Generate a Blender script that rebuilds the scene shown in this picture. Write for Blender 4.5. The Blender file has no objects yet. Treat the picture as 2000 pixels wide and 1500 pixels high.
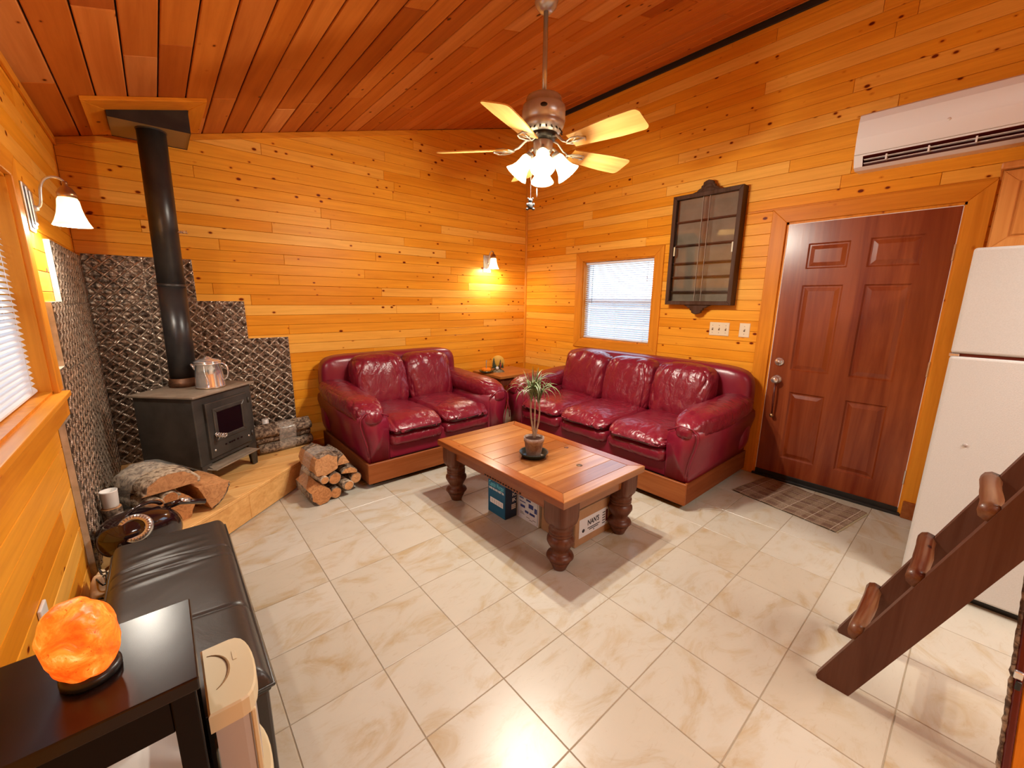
import bpy, bmesh, math, random
from math import sin, cos, pi, radians as RAD
from mathutils import Vector, Matrix, noise
random.seed(7)
S = bpy.context.scene
COL = S.collection
# ------------------------------------------------------------------ camera
F_PX = 793.06
CAM = Vector((-3.7965, -4.1320, 1.4558))
def cam_axes(yaw, pitch, roll):
    y, p, r = RAD(yaw), RAD(pitch), RAD(roll)
    fw = Vector((sin(y)*cos(p), cos(y)*cos(p), -sin(p)))
    rt = Vector((cos(y), -sin(y), 0)); up = rt.cross(fw)
    return cos(r)*rt + sin(r)*up, -sin(r)*rt + cos(r)*up, fw
rt, up, fw = cam_axes(40.844, 11.639, 0.623)
cd = bpy.data.cameras.new('camera'); cam = bpy.data.objects.new('camera', cd); COL.objects.link(cam)
M = Matrix((rt, up, -fw)).transposed().to_4x4(); M.translation = CAM
cam.matrix_world = M
cd.sensor_fit = 'HORIZONTAL'; cd.sensor_width = 36; cd.lens = F_PX*36/2000; cd.clip_start = .02
S.camera = cam
# ------------------------------------------------------------------ world, exposure
S.view_settings.view_transform = 'Standard'; S.view_settings.look = 'None'
S.view_settings.gamma = 1; S.view_settings.use_curve_mapping = False
S.view_settings.exposure = 0.0
w = bpy.data.worlds.new('world'); S.world = w; w.use_nodes = True
bg = w.node_tree.nodes['Background']; bg.inputs[0].default_value = (.58, .78, 1, 1); bg.inputs[1].default_value = 4.5
try:
    S.cycles.max_bounces = 7; S.cycles.diffuse_bounces = 4; S.cycles.glossy_bounces = 3
    S.cycles.transmission_bounces = 5; S.cycles.transparent_max_bounces = 8
    S.cycles.caustics_reflective = False; S.cycles.caustics_refractive = False
    S.cycles.sample_clamp_indirect = 4; S.cycles.use_denoising = True
except Exception: pass
WARM = (1.0, .93, .80)
P_FAN, P_SCONCE, P_FILL = 55, 26, 95
def lamp(name, kind, loc, energy, color, **k):
    l = bpy.data.lights.new(name, kind); l.energy = energy; l.color = color
    for a, b in k.items(): setattr(l, a, b)
    o = bpy.data.objects.new(name, l); o.location = loc; COL.objects.link(o); return o
# added fill light behind the camera (its fixture is built further down)
FILL_AT = (-1.7, -5.5, 2.62)
k = lamp('fill_light', 'AREA', (FILL_AT[0], FILL_AT[1], FILL_AT[2]), P_FILL, (1, .95, .87), shape='RECTANGLE', size=1.2, size_y=.5)
# ------------------------------------------------------------------ room numbers
W = 4.172; YF = -6.6; ZC = 3.565; SL = .2653
def zc(x): return ZC + SL*x
# ------------------------------------------------------------------ helpers
def tag(o, label=None, cat=None, group=None, kind=None):
    for k_, v in (('label', label), ('category', cat), ('group', group), ('kind', kind)):
        if v: o[k_] = v
    return o
def link(name, me, mats, parent=None, smooth=False):
    for m in (mats if isinstance(mats, (list, tuple)) else [mats]):
        me.materials.append(m)
    o = bpy.data.objects.new(name, me); COL.objects.link(o)
    if smooth:
        me.polygons.foreach_set('use_smooth', [True]*len(me.polygons))
    if parent: o.parent = parent
    return o
def thing(name, label, cat, loc=(0, 0, 0), rz=0, group=None):
    o = bpy.data.objects.new(name, None); COL.objects.link(o); o.empty_display_size = .1
    o.location = loc; o.rotation_euler = (0, 0, rz)
    return tag(o, label, cat, group)
def struct(name, parts=None):
    o = bpy.data.objects.new(name, None); COL.objects.link(o); o['kind'] = 'structure'; return o
class B:
    """collects shapes, then becomes one mesh object"""
    def __init__(s): s.v = []; s.f = []; s.m = []; s.sm = []
    def add(s, vs, fs, mi=0, mat=None, smooth=False):
        n = len(s.v)
        if mat is not None: vs = [mat @ Vector(v) for v in vs]
        s.v += [tuple(v) for v in vs]; s.f += [tuple(i+n for i in f) for f in fs]
        s.m += [mi]*len(fs); s.sm += [smooth]*len(fs)
        return s
    def bm(s, bm, mi=0, mat=None, smooth=False):
        bm.verts.index_update()
        s.add([v.co.copy() for v in bm.verts], [[v.index for v in f.verts] for f in bm.faces], mi, mat, smooth)
        bm.free(); return s
    def box(s, a, b, bev=0, seg=2, mi=0, mat=None):
        bm = bmesh.new(); bmesh.ops.create_cube(bm, size=1)
        for v in bm.verts:
            v.co = Vector([(a[i]+b[i])/2 + v.co[i]*(b[i]-a[i]) for i in range(3)])
        if bev: bmesh.ops.bevel(bm, geom=bm.edges[:], offset=bev, segments=seg, affect='EDGES', profile=.5)
        return s.bm(bm, mi, mat)
    def lathe(s, prof, n=32, mi=0, mat=None, smooth=True, cap=True):
        vs = []; fs = []
        for r, z in prof:
            for i in range(n):
                a = 2*pi*i/n; vs.append((r*cos(a), r*sin(a), z))
        for j in range(len(prof)-1):
            for i in range(n):
                k2 = (i+1) % n; fs.append((j*n+i, j*n+k2, (j+1)*n+k2, (j+1)*n+i))
        if cap:
            fs.append(tuple(reversed(range(n)))); fs.append(tuple(range((len(prof)-1)*n, len(prof)*n)))
        return s.add(vs, fs, mi, mat, smooth)
    def tube(s, pts, r, n=8, mi=0, mat=None, smooth=True, flat=1.0):
        pts = [Vector(p) for p in pts]; rs = r if isinstance(r, (list, tuple)) else [r]*len(pts)
        vs = []; fs = []; t0 = (pts[1]-pts[0]).normalized()
        nrm = t0.orthogonal().normalized()
        for j, p in enumerate(pts):
            t = (pts[min(j+1, len(pts)-1)]-pts[max(j-1, 0)]).normalized()
            nrm = (nrm - t*nrm.dot(t)).normalized(); bi = t.cross(nrm)
            for i in range(n):
                a = 2*pi*i/n; vs.append(p + rs[j]*(cos(a)*nrm + flat*sin(a)*bi))
        for j in range(len(pts)-1):
            for i in range(n):
                k2 = (i+1) % n; fs.append((j*n+i, j*n+k2, (j+1)*n+k2, (j+1)*n+i))
        fs.append(tuple(reversed(range(n)))); fs.append(tuple(range((len(pts)-1)*n, len(pts)*n)))
        return s.add(vs, fs, mi, mat, smooth)
    def prism(s, poly, mp, d0, d1, ch=0, mi=0):
        """poly in (u,v); mp(u,v,d)->point; chamfer ch at the d1 face"""
        a = sum(poly[i][0]*poly[(i+1) % len(poly)][1]-poly[(i+1) % len(poly)][0]*poly[i][1] for i in range(len(poly)))
        if a < 0: poly = poly[::-1]
        n = len(poly); vs = [mp(u, v, d0) for u, v in poly]; fs = [tuple(reversed(range(n)))]
        if ch:
            vs += [mp(u, v, d1-(ch if d1 > d0 else -ch)) for u, v in poly]
            q = inset(poly, ch); vs += [mp(u, v, d1) for u, v in q]; L = 3
        else:
            vs += [mp(u, v, d1) for u, v in poly]; L = 2
        for j in range(L-1):
            for i in range(n):
                k2 = (i+1) % n; fs.append((j*n+i, j*n+k2, (j+1)*n+k2, (j+1)*n+i))
        fs.append(tuple(range((L-1)*n, L*n)))
        return s.add(vs, fs, mi)
    def pillow(s, c, h, e=4.0, n=22, wr=0, seed=0, freq=7, mat=None, mi=0, fn=None, st=(1, 1, 1)):
        """puffed box: half sizes h, superellipse exponent e, leather creases of depth wr"""
        bm = bmesh.new(); bmesh.ops.create_cube(bm, size=2)
        bmesh.ops.subdivide_edges(bm, edges=bm.edges[:], cuts=n, use_grid_fill=True)
        bmesh.ops.recalc_face_normals(bm, faces=bm.faces[:])
        ee = e if isinstance(e, (tuple, list)) else (e, e, e)
        for v in bm.verts:
            p = v.co.copy(); p = Vector([math.copysign(sin(abs(q)*pi/2)**.8, q) if abs(q) < 1 else q for q in p])
            m = (abs(p.x)**ee[0]+abs(p.y)**ee[1]+abs(p.z)**ee[2])
            lo, hi = .2, 1.6
            for _ in range(22):
                t = (lo+hi)/2
                if (abs(p.x)*t)**ee[0]+(abs(p.y)*t)**ee[1]+(abs(p.z)*t)**ee[2] > 1: hi = t
                else: lo = t
            p *= lo
            q = Vector((p.x*h[0], p.y*h[1], p.z*h[2]))
            if wr:
                nn = Vector((p.x**3/h[0], p.y**3/h[1], p.z**3/h[2])).normalized()
                w_ = sorted((abs(p.x), abs(p.y), abs(p.z)))[1]
                sp = Vector((q.x*st[0], q.y*st[1], q.z*st[2]))*freq + Vector((seed*7.3, seed*3.1, 0))
                sp += noise.noise_vector(sp*.6)*.7
                cr = max(0, 1-abs(noise.noise(sp))*5)**1.5*.8 + max(0, 1-abs(noise.noise(sp*2.1))*5)*.35
                q -= nn*wr*cr*(.25+.75*min(1, max(0, (w_-.35)/.5)))
                q += nn*wr*.8*noise.noise(sp*.35)
            v.co = q
        if fn:
            for v in bm.verts: v.co = Vector(fn(v.co))
        for v in bm.verts: v.co += Vector(c)
        return s.bm(bm, mi, mat, True)
    def grid(s, nu, nv, fn, mi=0, mat=None, smooth=True):
        vs = [fn(i/nu, j/nv) for j in range(nv+1) for i in range(nu+1)]
        fs = [(j*(nu+1)+i, j*(nu+1)+i+1, (j+1)*(nu+1)+i+1, (j+1)*(nu+1)+i) for j in range(nv) for i in range(nu)]
        return s.add(vs, fs, mi, mat, smooth)
    def build(s, name, mats, parent=None, label=None, world=False, fix=True):
        vs = s.v
        if world and parent:
            inv = (Matrix.Translation(parent.location) @ Matrix.Rotation(parent.rotation_euler.z, 4, 'Z')).inverted()
            vs = [inv @ Vector(v) for v in vs]
        me = bpy.data.meshes.new(name); me.from_pydata(vs, [], s.f)
        me.polygons.foreach_set('material_index', s.m); me.polygons.foreach_set('use_smooth', s.sm)
        if fix:
            bm = bmesh.new(); bm.from_mesh(me); bmesh.ops.recalc_face_normals(bm, faces=bm.faces[:]); bm.to_mesh(me); bm.free()
        me.update()
        o = link(name, me, mats, parent)
        if label: o['label'] = label
        return o
def inset(poly, d):
    n = len(poly); out = []
    for i in range(n):
        p0, p1, p2 = Vector(poly[i-1]), Vector(poly[i]), Vector(poly[(i+1) % n])
        e1 = (p1-p0).normalized(); e2 = (p2-p1).normalized()
        n1 = Vector((-e1.y, e1.x)); n2 = Vector((-e2.y, e2.x))
        k2 = 1+n1.dot(n2); m = (n1+n2)/k2 if k2 > .1 else n1
        out.append(tuple(p1+m*d))
    return out
def rect(u0, v0, u1, v1): return [(u0, v0), (u1, v0), (u1, v1), (u0, v1)]
def clip_below(poly, f):
    """keep the part of poly where v <= f(u) (f linear)"""
    out = []; n = len(poly)
    for i in range(n):
        a, b = poly[i], poly[(i+1) % n]; da, db = f(a[0])-a[1], f(b[0])-b[1]
        if da >= 0: out.append(a)
        if da*db < 0:
            t = da/(da-db); out.append((a[0]+(b[0]-a[0])*t, a[1]+(b[1]-a[1])*t))
    return out
def area(poly):
    return abs(sum(poly[i][0]*poly[(i+1) % len(poly)][1]-poly[(i+1) % len(poly)][0]*poly[i][1] for i in range(len(poly))))/2
def copy_tree(o, parent=None):
    c = o.copy(); COL.objects.link(c)
    if parent: c.parent = parent
    for ch in list(o.children): copy_tree(ch, c)
    return c
def xf(loc=(0, 0, 0), rx=0, ry=0, rz=0, sc=1):
    return Matrix.Translation(loc) @ Matrix.Rotation(rz, 4, 'Z') @ Matrix.Rotation(ry, 4, 'Y') @ Matrix.Rotation(rx, 4, 'X') @ Matrix.Scale(sc, 4)
def bez(p0, p1, p2, p3, n=12):
    p0, p1, p2, p3 = map(Vector, (p0, p1, p2, p3))
    return [(1-t)**3*p0+3*(1-t)**2*t*p1+3*(1-t)*t*t*p2+t**3*p3 for t in [i/n for i in range(n+1)]]
mp_back = lambda u, v, d: Vector((u, -d, v))
mp_right = lambda u, v, d: Vector((-d, u, v))
mp_left = lambda u, v, d: Vector((-W+d, u, v))
mp_floor = lambda u, v, d: Vector((u, v, d))
mp_ceil = lambda u, v, d: Vector((u, v, zc(u)-d))
# ------------------------------------------------------------------ materials
def srgb(r, g, b):
    f = lambda c: ((c/255+.055)/1.055)**2.4 if c/255 > .04045 else c/255/12.92
    return (f(r), f(g), f(b), 1)
class N:
    def __init__(s, name, rough=.5, metal=0.0, base=(.5, .5, .5, 1), spec=.5, coat=0.0):
        s.mat = bpy.data.materials.new(name); s.mat.use_nodes = True; s.nt = s.mat.node_tree
        s.b = s.nt.nodes['Principled BSDF']
        s.b.inputs['Base Color'].default_value = base; s.b.inputs['Roughness'].default_value = rough
        s.b.inputs['Metallic'].default_value = metal; s.b.inputs['Specular IOR Level'].default_value = spec
        s.b.inputs['Coat Weight'].default_value = coat; s.b.inputs['Coat Roughness'].default_value = .15
    def n(s, t, **k):
        x = s.nt.nodes.new(t)
        for a, b in k.items(): setattr(x, a, b)
        return x
    def l(s, a, b): s.nt.links.new(a, b)
    def coord(s, scale=(1, 1, 1), rnd=0, src='Object', rot=(0, 0, 0)):
        tc = s.n('ShaderNodeTexCoord'); o = tc.outputs[src]
        if rnd:
            oi = s.n('ShaderNodeObjectInfo'); mu = s.n('ShaderNodeMath', operation='MULTIPLY'); mu.inputs[1].default_value = rnd
            s.l(oi.outputs['Random'], mu.inputs[0]); ad = s.n('ShaderNodeVectorMath', operation='ADD')
            s.l(o, ad.inputs[0]); s.l(mu.outputs[0], ad.inputs[1]); o = ad.outputs[0]
        m = s.n('ShaderNodeMapping'); m.inputs['Scale'].default_value = scale; m.inputs['Rotation'].default_value = rot
        s.l(o, m.inputs[0]); return m.outputs[0]
    def noise(s, vec, scale=1, detail=4, rough=.55, dist=0):
        x = s.n('ShaderNodeTexNoise'); x.inputs['Scale'].default_value = scale; x.inputs['Detail'].default_value = detail
        x.inputs['Roughness'].default_value = rough; x.inputs['Distortion'].default_value = dist; s.l(vec, x.inputs['Vector']); return x.outputs['Fac']
    def ramp(s, fac, stops, interp='LINEAR'):
        r = s.n('ShaderNodeValToRGB'); r.color_ramp.interpolation = interp; e = r.color_ramp.elements
        while len(e) < len(stops): e.new(.5)
        while len(e) > len(stops): e.remove(e[-1])
        for i, (p, c) in enumerate(stops):
            e[i].position = p; e[i].color = c if len(c) == 4 else (*c, 1)
        s.l(fac, r.inputs[0]); return r.outputs[0]
    def mix(s, a, b, fac=None, mode='MIX', v=1.0):
        m = s.n('ShaderNodeMix', data_type='RGBA', blend_type=mode); m.inputs[0].default_value = v
        if fac is not None: s.l(fac, m.inputs[0])
        for i, q in ((6, a), (7, b)):
            if isinstance(q, tuple): m.inputs[i].default_value = q
            else: s.l(q, m.inputs[i])
        return m.outputs[2]
    def color(s, o): s.l(o, s.b.inputs['Base Color']); return s
    def bump(s, h, strength=.3, dist=.01):
        b = s.n('ShaderNodeBump'); b.inputs['Strength'].default_value = strength; b.inputs['Distance'].default_value = dist
        s.l(h, b.inputs['Height']); s.l(b.outputs[0], s.b.inputs['Normal']); return s
    def random(s): return s.n('ShaderNodeObjectInfo').outputs['Random']
def plain(name, c, rough=.5, metal=0.0, coat=0.0, spec=.5): return N(name, rough, metal, c, spec, coat).mat
def emis(name, c, st):
    x = N(name, .4, 0, c); x.b.inputs['Emission Color'].default_value = c; x.b.inputs['Emission Strength'].default_value = st; return x.mat
def wood(name, axis, tones, rough=.45, knots=0.0, gs=1.0, rnd=37.0, kcol=None, coat=0.0, gcon=.55, kscale=1.0, spec=.3):
    """axis: the direction of the grain, 0 x / 1 y / 2 z"""
    x = N(name, rough, coat=coat, spec=spec)
    sc = [16*gs]*3; sc[axis] = 1.1*gs
    g = x.noise(x.coord(sc, rnd), 1, 5, .6, .8)
    sc2 = [60*gs]*3; sc2[axis] = 2.0*gs
    g2 = x.noise(x.coord(sc2, rnd), 1, 3, .6, .2)
    tone = x.ramp(x.random(), [(i/max(1, len(tones)-1), t) for i, t in enumerate(tones)])
    lo = tuple(1-gcon*c for c in (.35, .55, .75)) + (1,)
    c = x.mix(tone, x.ramp(g, [(.28, lo), (.62, (1, 1, 1, 1))]), mode='MULTIPLY', v=1)
    c = x.mix(c, x.ramp(g2, [(.3, (.86, .80, .72, 1)), (.6, (1, 1, 1, 1))]), mode='MULTIPLY', v=.7)
    if knots:
        sk = [16*kscale]*3; sk[axis] = 10*kscale
        vv = x.n('ShaderNodeTexVoronoi'); vv.inputs['Scale'].default_value = 1; vv.inputs['Randomness'].default_value = 1
        x.l(x.coord(sk, rnd), vv.inputs['Vector'])
        sep = x.n('ShaderNodeSeparateColor'); x.l(vv.outputs['Color'], sep.inputs[0])
        gate = x.n('ShaderNodeMath', operation='GREATER_THAN'); gate.inputs[1].default_value = 1-knots; x.l(sep.outputs[0], gate.inputs[0])
        sz = x.n('ShaderNodeMath', operation='MULTIPLY_ADD'); sz.inputs[1].default_value = .11; sz.inputs[2].default_value = .015; x.l(sep.outputs[1], sz.inputs[0])
        ds = x.n('ShaderNodeMath', operation='SUBTRACT'); x.l(vv.outputs['Distance'], ds.inputs[0]); x.l(sz.outputs[0], ds.inputs[1])
        kc = x.ramp(ds.outputs[0], [(.0, kcol or (.17, .05, .02, 1)), (.03, (.33, .12, .04, 1)), (.055, (.8, .62, .45, 1)), (.13, (1, 1, 1, 1))])
        kk = x.mix((1, 1, 1, 1), kc, fac=gate.outputs[0])
        c = x.mix(c, kk, mode='MULTIPLY', v=1)
    x.color(c); x.bump(g2, .08, .003)
    return x.mat
PINE = [(.84, .33, .020, 1), (.93, .42, .040, 1), (.88, .36, .022, 1), (.96, .52, .10, 1), (.92, .40, .030, 1), (.80, .29, .014, 1)]
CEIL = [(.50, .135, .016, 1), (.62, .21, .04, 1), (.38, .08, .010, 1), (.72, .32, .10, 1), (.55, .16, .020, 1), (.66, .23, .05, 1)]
TRIM = [(.72, .26, .018, 1), (.80, .32, .028, 1)]
m_pine_x = wood('pine_boards_x', 0, PINE, .40, .46, gcon=.4, spec=.12)
m_pine_y = wood('pine_boards_y', 1, PINE, .40, .46, gcon=.4, spec=.12)
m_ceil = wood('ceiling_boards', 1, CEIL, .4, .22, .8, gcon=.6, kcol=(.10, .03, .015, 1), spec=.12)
m_trim_x = wood('trim_x', 0, TRIM, .4, .25, spec=.15); m_trim_y = wood('trim_y', 1, TRIM, .4, .25, spec=.15); m_trim_z = wood('trim_z', 2, TRIM, .4, .25, spec=.15)
m_plat_x = wood('platform_pine', 0, [(.80, .46, .16, 1), (.86, .54, .22, 1)], .4, .25)
m_dark_gap = plain('dark_gap', (.02, .012, .008, 1), .8)
m_back = plain('wall_backing', (.10, .04, .012, 1), .8)
m_table = wood('table_plank', 0, [(.25, .085, .020, 1), (.36, .15, .04, 1), (.19, .058, .015, 1), (.45, .21, .07, 1)], .30, .12, .9, coat=.35, gcon=1.1, spec=.6)
m_table_y = wood('table_rail', 1, [(.25, .075, .018, 1), (.30, .09, .024, 1)], .26, .1, coat=.2, gcon=1.0)
m_tleg = wood('table_leg', 2, [(.125, .052, .032, 1), (.15, .062, .036, 1)], .38, .0, 1.2, gcon=1.5)
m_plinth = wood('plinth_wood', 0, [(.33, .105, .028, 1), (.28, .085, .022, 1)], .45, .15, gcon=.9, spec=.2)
m_ladder = wood('ladder_stringer', 2, [(.12, .052, .032, 1), (.14, .06, .036, 1)], .5, .1, gcon=.9)
m_rung = wood('ladder_rung', 0, [(.17, .075, .032, 1), (.24, .11, .048, 1)], .4, .3, 1.6, coat=.1, gcon=1.6)
m_endt = wood('end_table', 0, [(.46, .17, .035, 1)], .5, .15, spec=.2); m_knot = plain('table_knot', (.10, .055, .03, 1), .5); m_endl = wood('end_table_leg', 2, [(.16, .04, .02, 1)], .4)
m_cab = wood('cabinet_wood', 2, [(.60, .25, .06, 1), (.66, .29, .08, 1)], .35, .2, coat=.2)
m_blade = wood('fan_blade', 0, [(.90, .55, .16, 1)], .35, 0, 1.2, rnd=3)
def leather(name, c1, c2, rough=.33, sc=1.0, bs=.55, crease=1.0):
    x = N(name, rough, spec=.6)
    v = x.coord((1, 1, 1), 9)
    f = x.noise(v, 7*sc, 4, .55, .6)
    x.color(x.mix(c1, c2, fac=f))
    wv = x.n('ShaderNodeTexNoise'); wv.inputs['Scale'].default_value = 9; wv.inputs['Detail'].default_value = 3; x.l(v, wv.inputs['Vector'])
    sb = x.n('ShaderNodeVectorMath', operation='MULTIPLY_ADD'); sb.inputs[1].default_value = (.09, .09, .09); x.l(wv.outputs['Color'], sb.inputs[0]); x.l(x.coord((1, .42, .36), 9), sb.inputs[2])
    vo = x.n('ShaderNodeTexVoronoi', feature='DISTANCE_TO_EDGE'); vo.inputs['Scale'].default_value = 13*sc; x.l(sb.outputs[0], vo.inputs['Vector'])
    vr = x.ramp(vo.outputs['Distance'], [(0, (0, 0, 0, 1)), (.16, (.6, .6, .6, 1)), (.4, (1, 1, 1, 1))])
    gate = x.noise(v, 3.3, 2, .5, 0)
    gr = x.ramp(gate, [(.42, (.12, .12, .12, 1)), (.62, (1, 1, 1, 1))])
    cm = x.mix((1, 1, 1, 1), vr, fac=gr)
    a_ = x.noise(x.coord((1, 1.0, .6), 5), 11*sc, 5, .55, .8); b = x.noise(v, 420, 2)
    m0 = x.n('ShaderNodeMath', operation='MULTIPLY_ADD'); m0.inputs[1].default_value = .30*crease; x.l(cm, m0.inputs[0]); x.l(a_, m0.inputs[2])
    m = x.n('ShaderNodeMath', operation='MULTIPLY_ADD'); m.inputs[1].default_value = .03; x.l(b, m.inputs[0]); x.l(m0.outputs[0], m.inputs[2])
    x.bump(m.outputs[0], bs, .014)
    return x.mat
m_red = leather('red_leather', (.150, .006, .018, 1), (.205, .010, .024, 1), .27, 1, .75)
m_red_flat = leather('red_leather_panel', (.175, .006, .022, 1), (.21, .009, .028, 1), .32, .5, .25, .2)
m_blk = leather('black_leather', (.022, .020, .018, 1), (.036, .032, .028, 1), .38, .5, .15, .1)
x = N('floor_tile', .3, spec=.5)
v = x.coord((1, 1.6, 1), 11)
f = x.noise(v, 3.2, 7, .62, 1.6); f2 = x.noise(x.coord((3, 9, 3), 5), 2.5, 5, .7, 2.5)
tone = x.ramp(x.random(), [(0, (.47, .43, .35, 1)), (.4, (.50, .465, .39, 1)), (.75, (.455, .40, .31, 1)), (1, (.52, .49, .42, 1))])
c = x.mix(tone, x.ramp(f, [(.30, (.84, .70, .50, 1)), (.5, (1, 1, 1, 1)), (.7, (1.04, 1.03, 1.02, 1))]), mode='MULTIPLY')
c = x.mix(c, x.ramp(f2, [(.28, (.78, .64, .5, 1)), (.42, (1, 1, 1, 1))]), mode='MULTIPLY', v=.45)
x.color(c); x.bump(f2, .05, .002); m_tile = x.mat
m_grout = plain('grout', (.31, .245, .165, 1), .8)
def mottled(name, c1, c2, sc=6, rough=.5, metal=0.0, bump=.1, det=5, spec=.5, coat=0.0, st=(1, 1, 1), lo=.35, hi=.65):
    x = N(name, rough, metal, spec=spec, coat=coat); f = x.noise(x.coord(st, 3), sc, det, .6, .5)
    x.color(x.ramp(f, [(lo, c1), (hi, c2)])); 
    if bump: x.bump(f, bump, .004)
    return x.mat
m_tin = mottled('pressed_tin', (.035, .022, .014, 1), (.34, .25, .18, 1), 34, .36, .6, .15, lo=.42, hi=.72)
m_tinrib = mottled('pressed_tin_rib', (.24, .18, .13, 1), (.56, .46, .36, 1), 30, .34, .6, .1)
m_tinedge = mottled('white_board_edge', (.42, .37, .28, 1), (.62, .56, .46, 1), 20, .7)
m_iron = mottled('stove_iron', (.045, .042, .038, 1), (.085, .078, .068, 1), 5, .42, .35, .06)
m_stovetop = mottled('stove_top', (.24, .19, .14, 1), (.34, .27, .20, 1), 12, .5, .3)
m_flue = mottled('flue_pipe', (.020, .020, .022, 1), (.045, .042, .040, 1), 4, .34, .3, .0)
m_chrome = plain('chrome', (.80, .80, .79, 1), .14, .82)
m_steel = plain('brushed_steel', (.66, .66, .64, 1), .24, .8)
m_nickel = mottled('brushed_nickel', (.55, .57, .60, 1), (.66, .68, .70, 1), 8, .27, .6, 0)
m_bronze = plain('antique_brass', (.40, .24, .12, 1), .3, .9)
m_white = plain('white_plastic', (.80, .78, .74, 1), .35)
m_vinyl = plain('white_vinyl', (.82, .84, .86, 1), .4)
x = N('blind_slat', .45, base=(.84, .87, .92, 1)); tl_ = x.n('ShaderNodeBsdfTranslucent'); tl_.inputs[0].default_value = (.84, .90, 1, 1); mx = x.n('ShaderNodeMixShader'); mx.inputs[0].default_value = .07
x.l(x.b.outputs[0], mx.inputs[1]); x.l(tl_.outputs[0], mx.inputs[2]); x.l(mx.outputs[0], x.nt.nodes['Material Output'].inputs[0]); m_slat = x.mat
m_fridge = mottled('fridge_enamel', (.56, .555, .53, 1), (.60, .595, .57, 1), 220, .36, 0, .18, 2)
m_ac = plain('ac_plastic', (.86, .90, .93, 1), .28)
m_black = plain('black_plastic', (.012, .011, .010, 1), .35)
m_gloss = plain('glossy_black', (.014, .005, .006, 1), .06, 0, .6)
m_vent = plain('vent_dark', (.10, .012, .012, 1), .3)  # dark red stands in for wood reflected in the AC vent
m_door = wood('door_wood', 2, [(.29, .066, .018, 1)], .27, 0, .45, rnd=0, coat=.0, gcon=1.6, spec=.5)
m_shadow = wood('shadow_box_wood', 2, [(.090, .050, .034, 1)], .6, 0, 1, gcon=1.2, spec=.15); m_shadow_in = mottled('shadow_box_felt', (.26, .22, .15, 1), (.33, .28, .20, 1), 8, .8)
m_ns = mottled('espresso_wood', (.006, .003, .0025, 1), (.012, .006, .005, 1), 14, .25, 0, .05, coat=.0, spec=.4)
m_ns2 = plain('espresso_frame', (.006, .004, .004, 1), .6, 0, 0, .15)
m_cream = plain('cream_plastic', (.64, .54, .34, 1), .38)
m_creamgrey = plain('translucent_grey_plastic', (.42, .36, .33, 1), .3)
m_card = mottled('cardboard', (.34, .19, .09, 1), (.40, .23, .12, 1), 10, .7)
m_blue = plain('blue_card', (.0, .105, .23, 1), .45); m_navy = plain('navy_card', (.012, .03, .10, 1), .45)
m_wcard = plain('white_card', (.66, .68, .72, 1), .55); m_cyan = plain('pale_cyan_print', (.14, .56, .72, 1), .5); m_print = plain('white_print', (.85, .87, .9, 1), .5)
m_ink = plain('dark_print', (.02, .02, .03, 1), .5); m_inkblue = plain('blue_print', (.03, .05, .22, 1), .5)
m_bark = mottled('bark', (.06, .035, .022, 1), (.34, .25, .17, 1), 42, .85, 0, 1.0, 6, lo=.42, hi=.62)
m_birch = mottled('pale_bark', (.10, .06, .035, 1), (.52, .42, .30, 1), 40, .8, 0, 1.0, 6, lo=.38, hi=.58)
x = N('log_end', .7); f = x.noise(x.coord((1, 1, 1), 7), 26, 6, .65, 2.0)
x.color(x.mix(x.ramp(x.random(), [(0, (.50, .20, .06, 1)), (.5, (.62, .30, .11, 1)), (1, (.56, .30, .14, 1))]), x.ramp(f, [(.3, (.55, .45, .36, 1)), (.6, (1, 1, 1, 1))]), mode='MULTIPLY')); x.bump(f, .3, .005); m_end = x.mat
x = N('stretch_wrap', .12, base=(.75, .70, .62, 1)); tr = x.n('ShaderNodeBsdfTransparent'); mx = x.n('ShaderNodeMixShader'); mx.inputs[0].default_value = .24
x.l(tr.outputs[0], mx.inputs[1]); x.l(x.b.outputs[0], mx.inputs[2]); x.l(mx.outputs[0], x.nt.nodes['Material Output'].inputs[0]); m_wrap = x.mat
def glass(name, fac=.12, rough=.03, col=(.9, .9, .9, 1)):
    x = N(name, rough, base=col); gl = x.n('ShaderNodeBsdfGlossy'); gl.inputs['Roughness'].default_value = rough
    tr = x.n('ShaderNodeBsdfTransparent'); mx = x.n('ShaderNodeMixShader'); mx.inputs[0].default_value = fac
    x.l(tr.outputs[0], mx.inputs[1]); x.l(gl.outputs[0], mx.inputs[2]); x.l(mx.outputs[0], x.nt.nodes['Material Output'].inputs[0]); return x.mat
m_glass = glass('window_glass', .06); m_sbglass = glass('case_glass', .16, .05)
def shade_mat(name, col, st, fac):
    x = N(name, .4, base=(.9, .85, .75, 1)); x.b.inputs['Emission Color'].default_value = col; x.b.inputs['Emission Strength'].default_value = st
    tl_ = x.n('ShaderNodeBsdfTranslucent'); tl_.inputs[0].default_value = (1, .93, .80, 1); mx = x.n('ShaderNodeMixShader'); mx.inputs[0].default_value = fac
    x.l(x.b.outputs[0], mx.inputs[1]); x.l(tl_.outputs[0], mx.inputs[2]); x.l(mx.outputs[0], x.nt.nodes['Material Output'].inputs[0]); return x.mat
m_shade = shade_mat('frosted_shade', (1, .74, .36, 1), 1.1, .5); m_shade2 = shade_mat('frosted_shade_fan', (1, .80, .50, 1), 4, .5)
m_leaf = mottled('dracaena_leaf', (.07, .11, .045, 1), (.20, .25, .11, 1), 30, .45, 0, 0)
m_stem = mottled('plant_stem', (.28, .22, .16, 1), (.46, .38, .30, 1), 40, .8, 0, .3)
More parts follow.
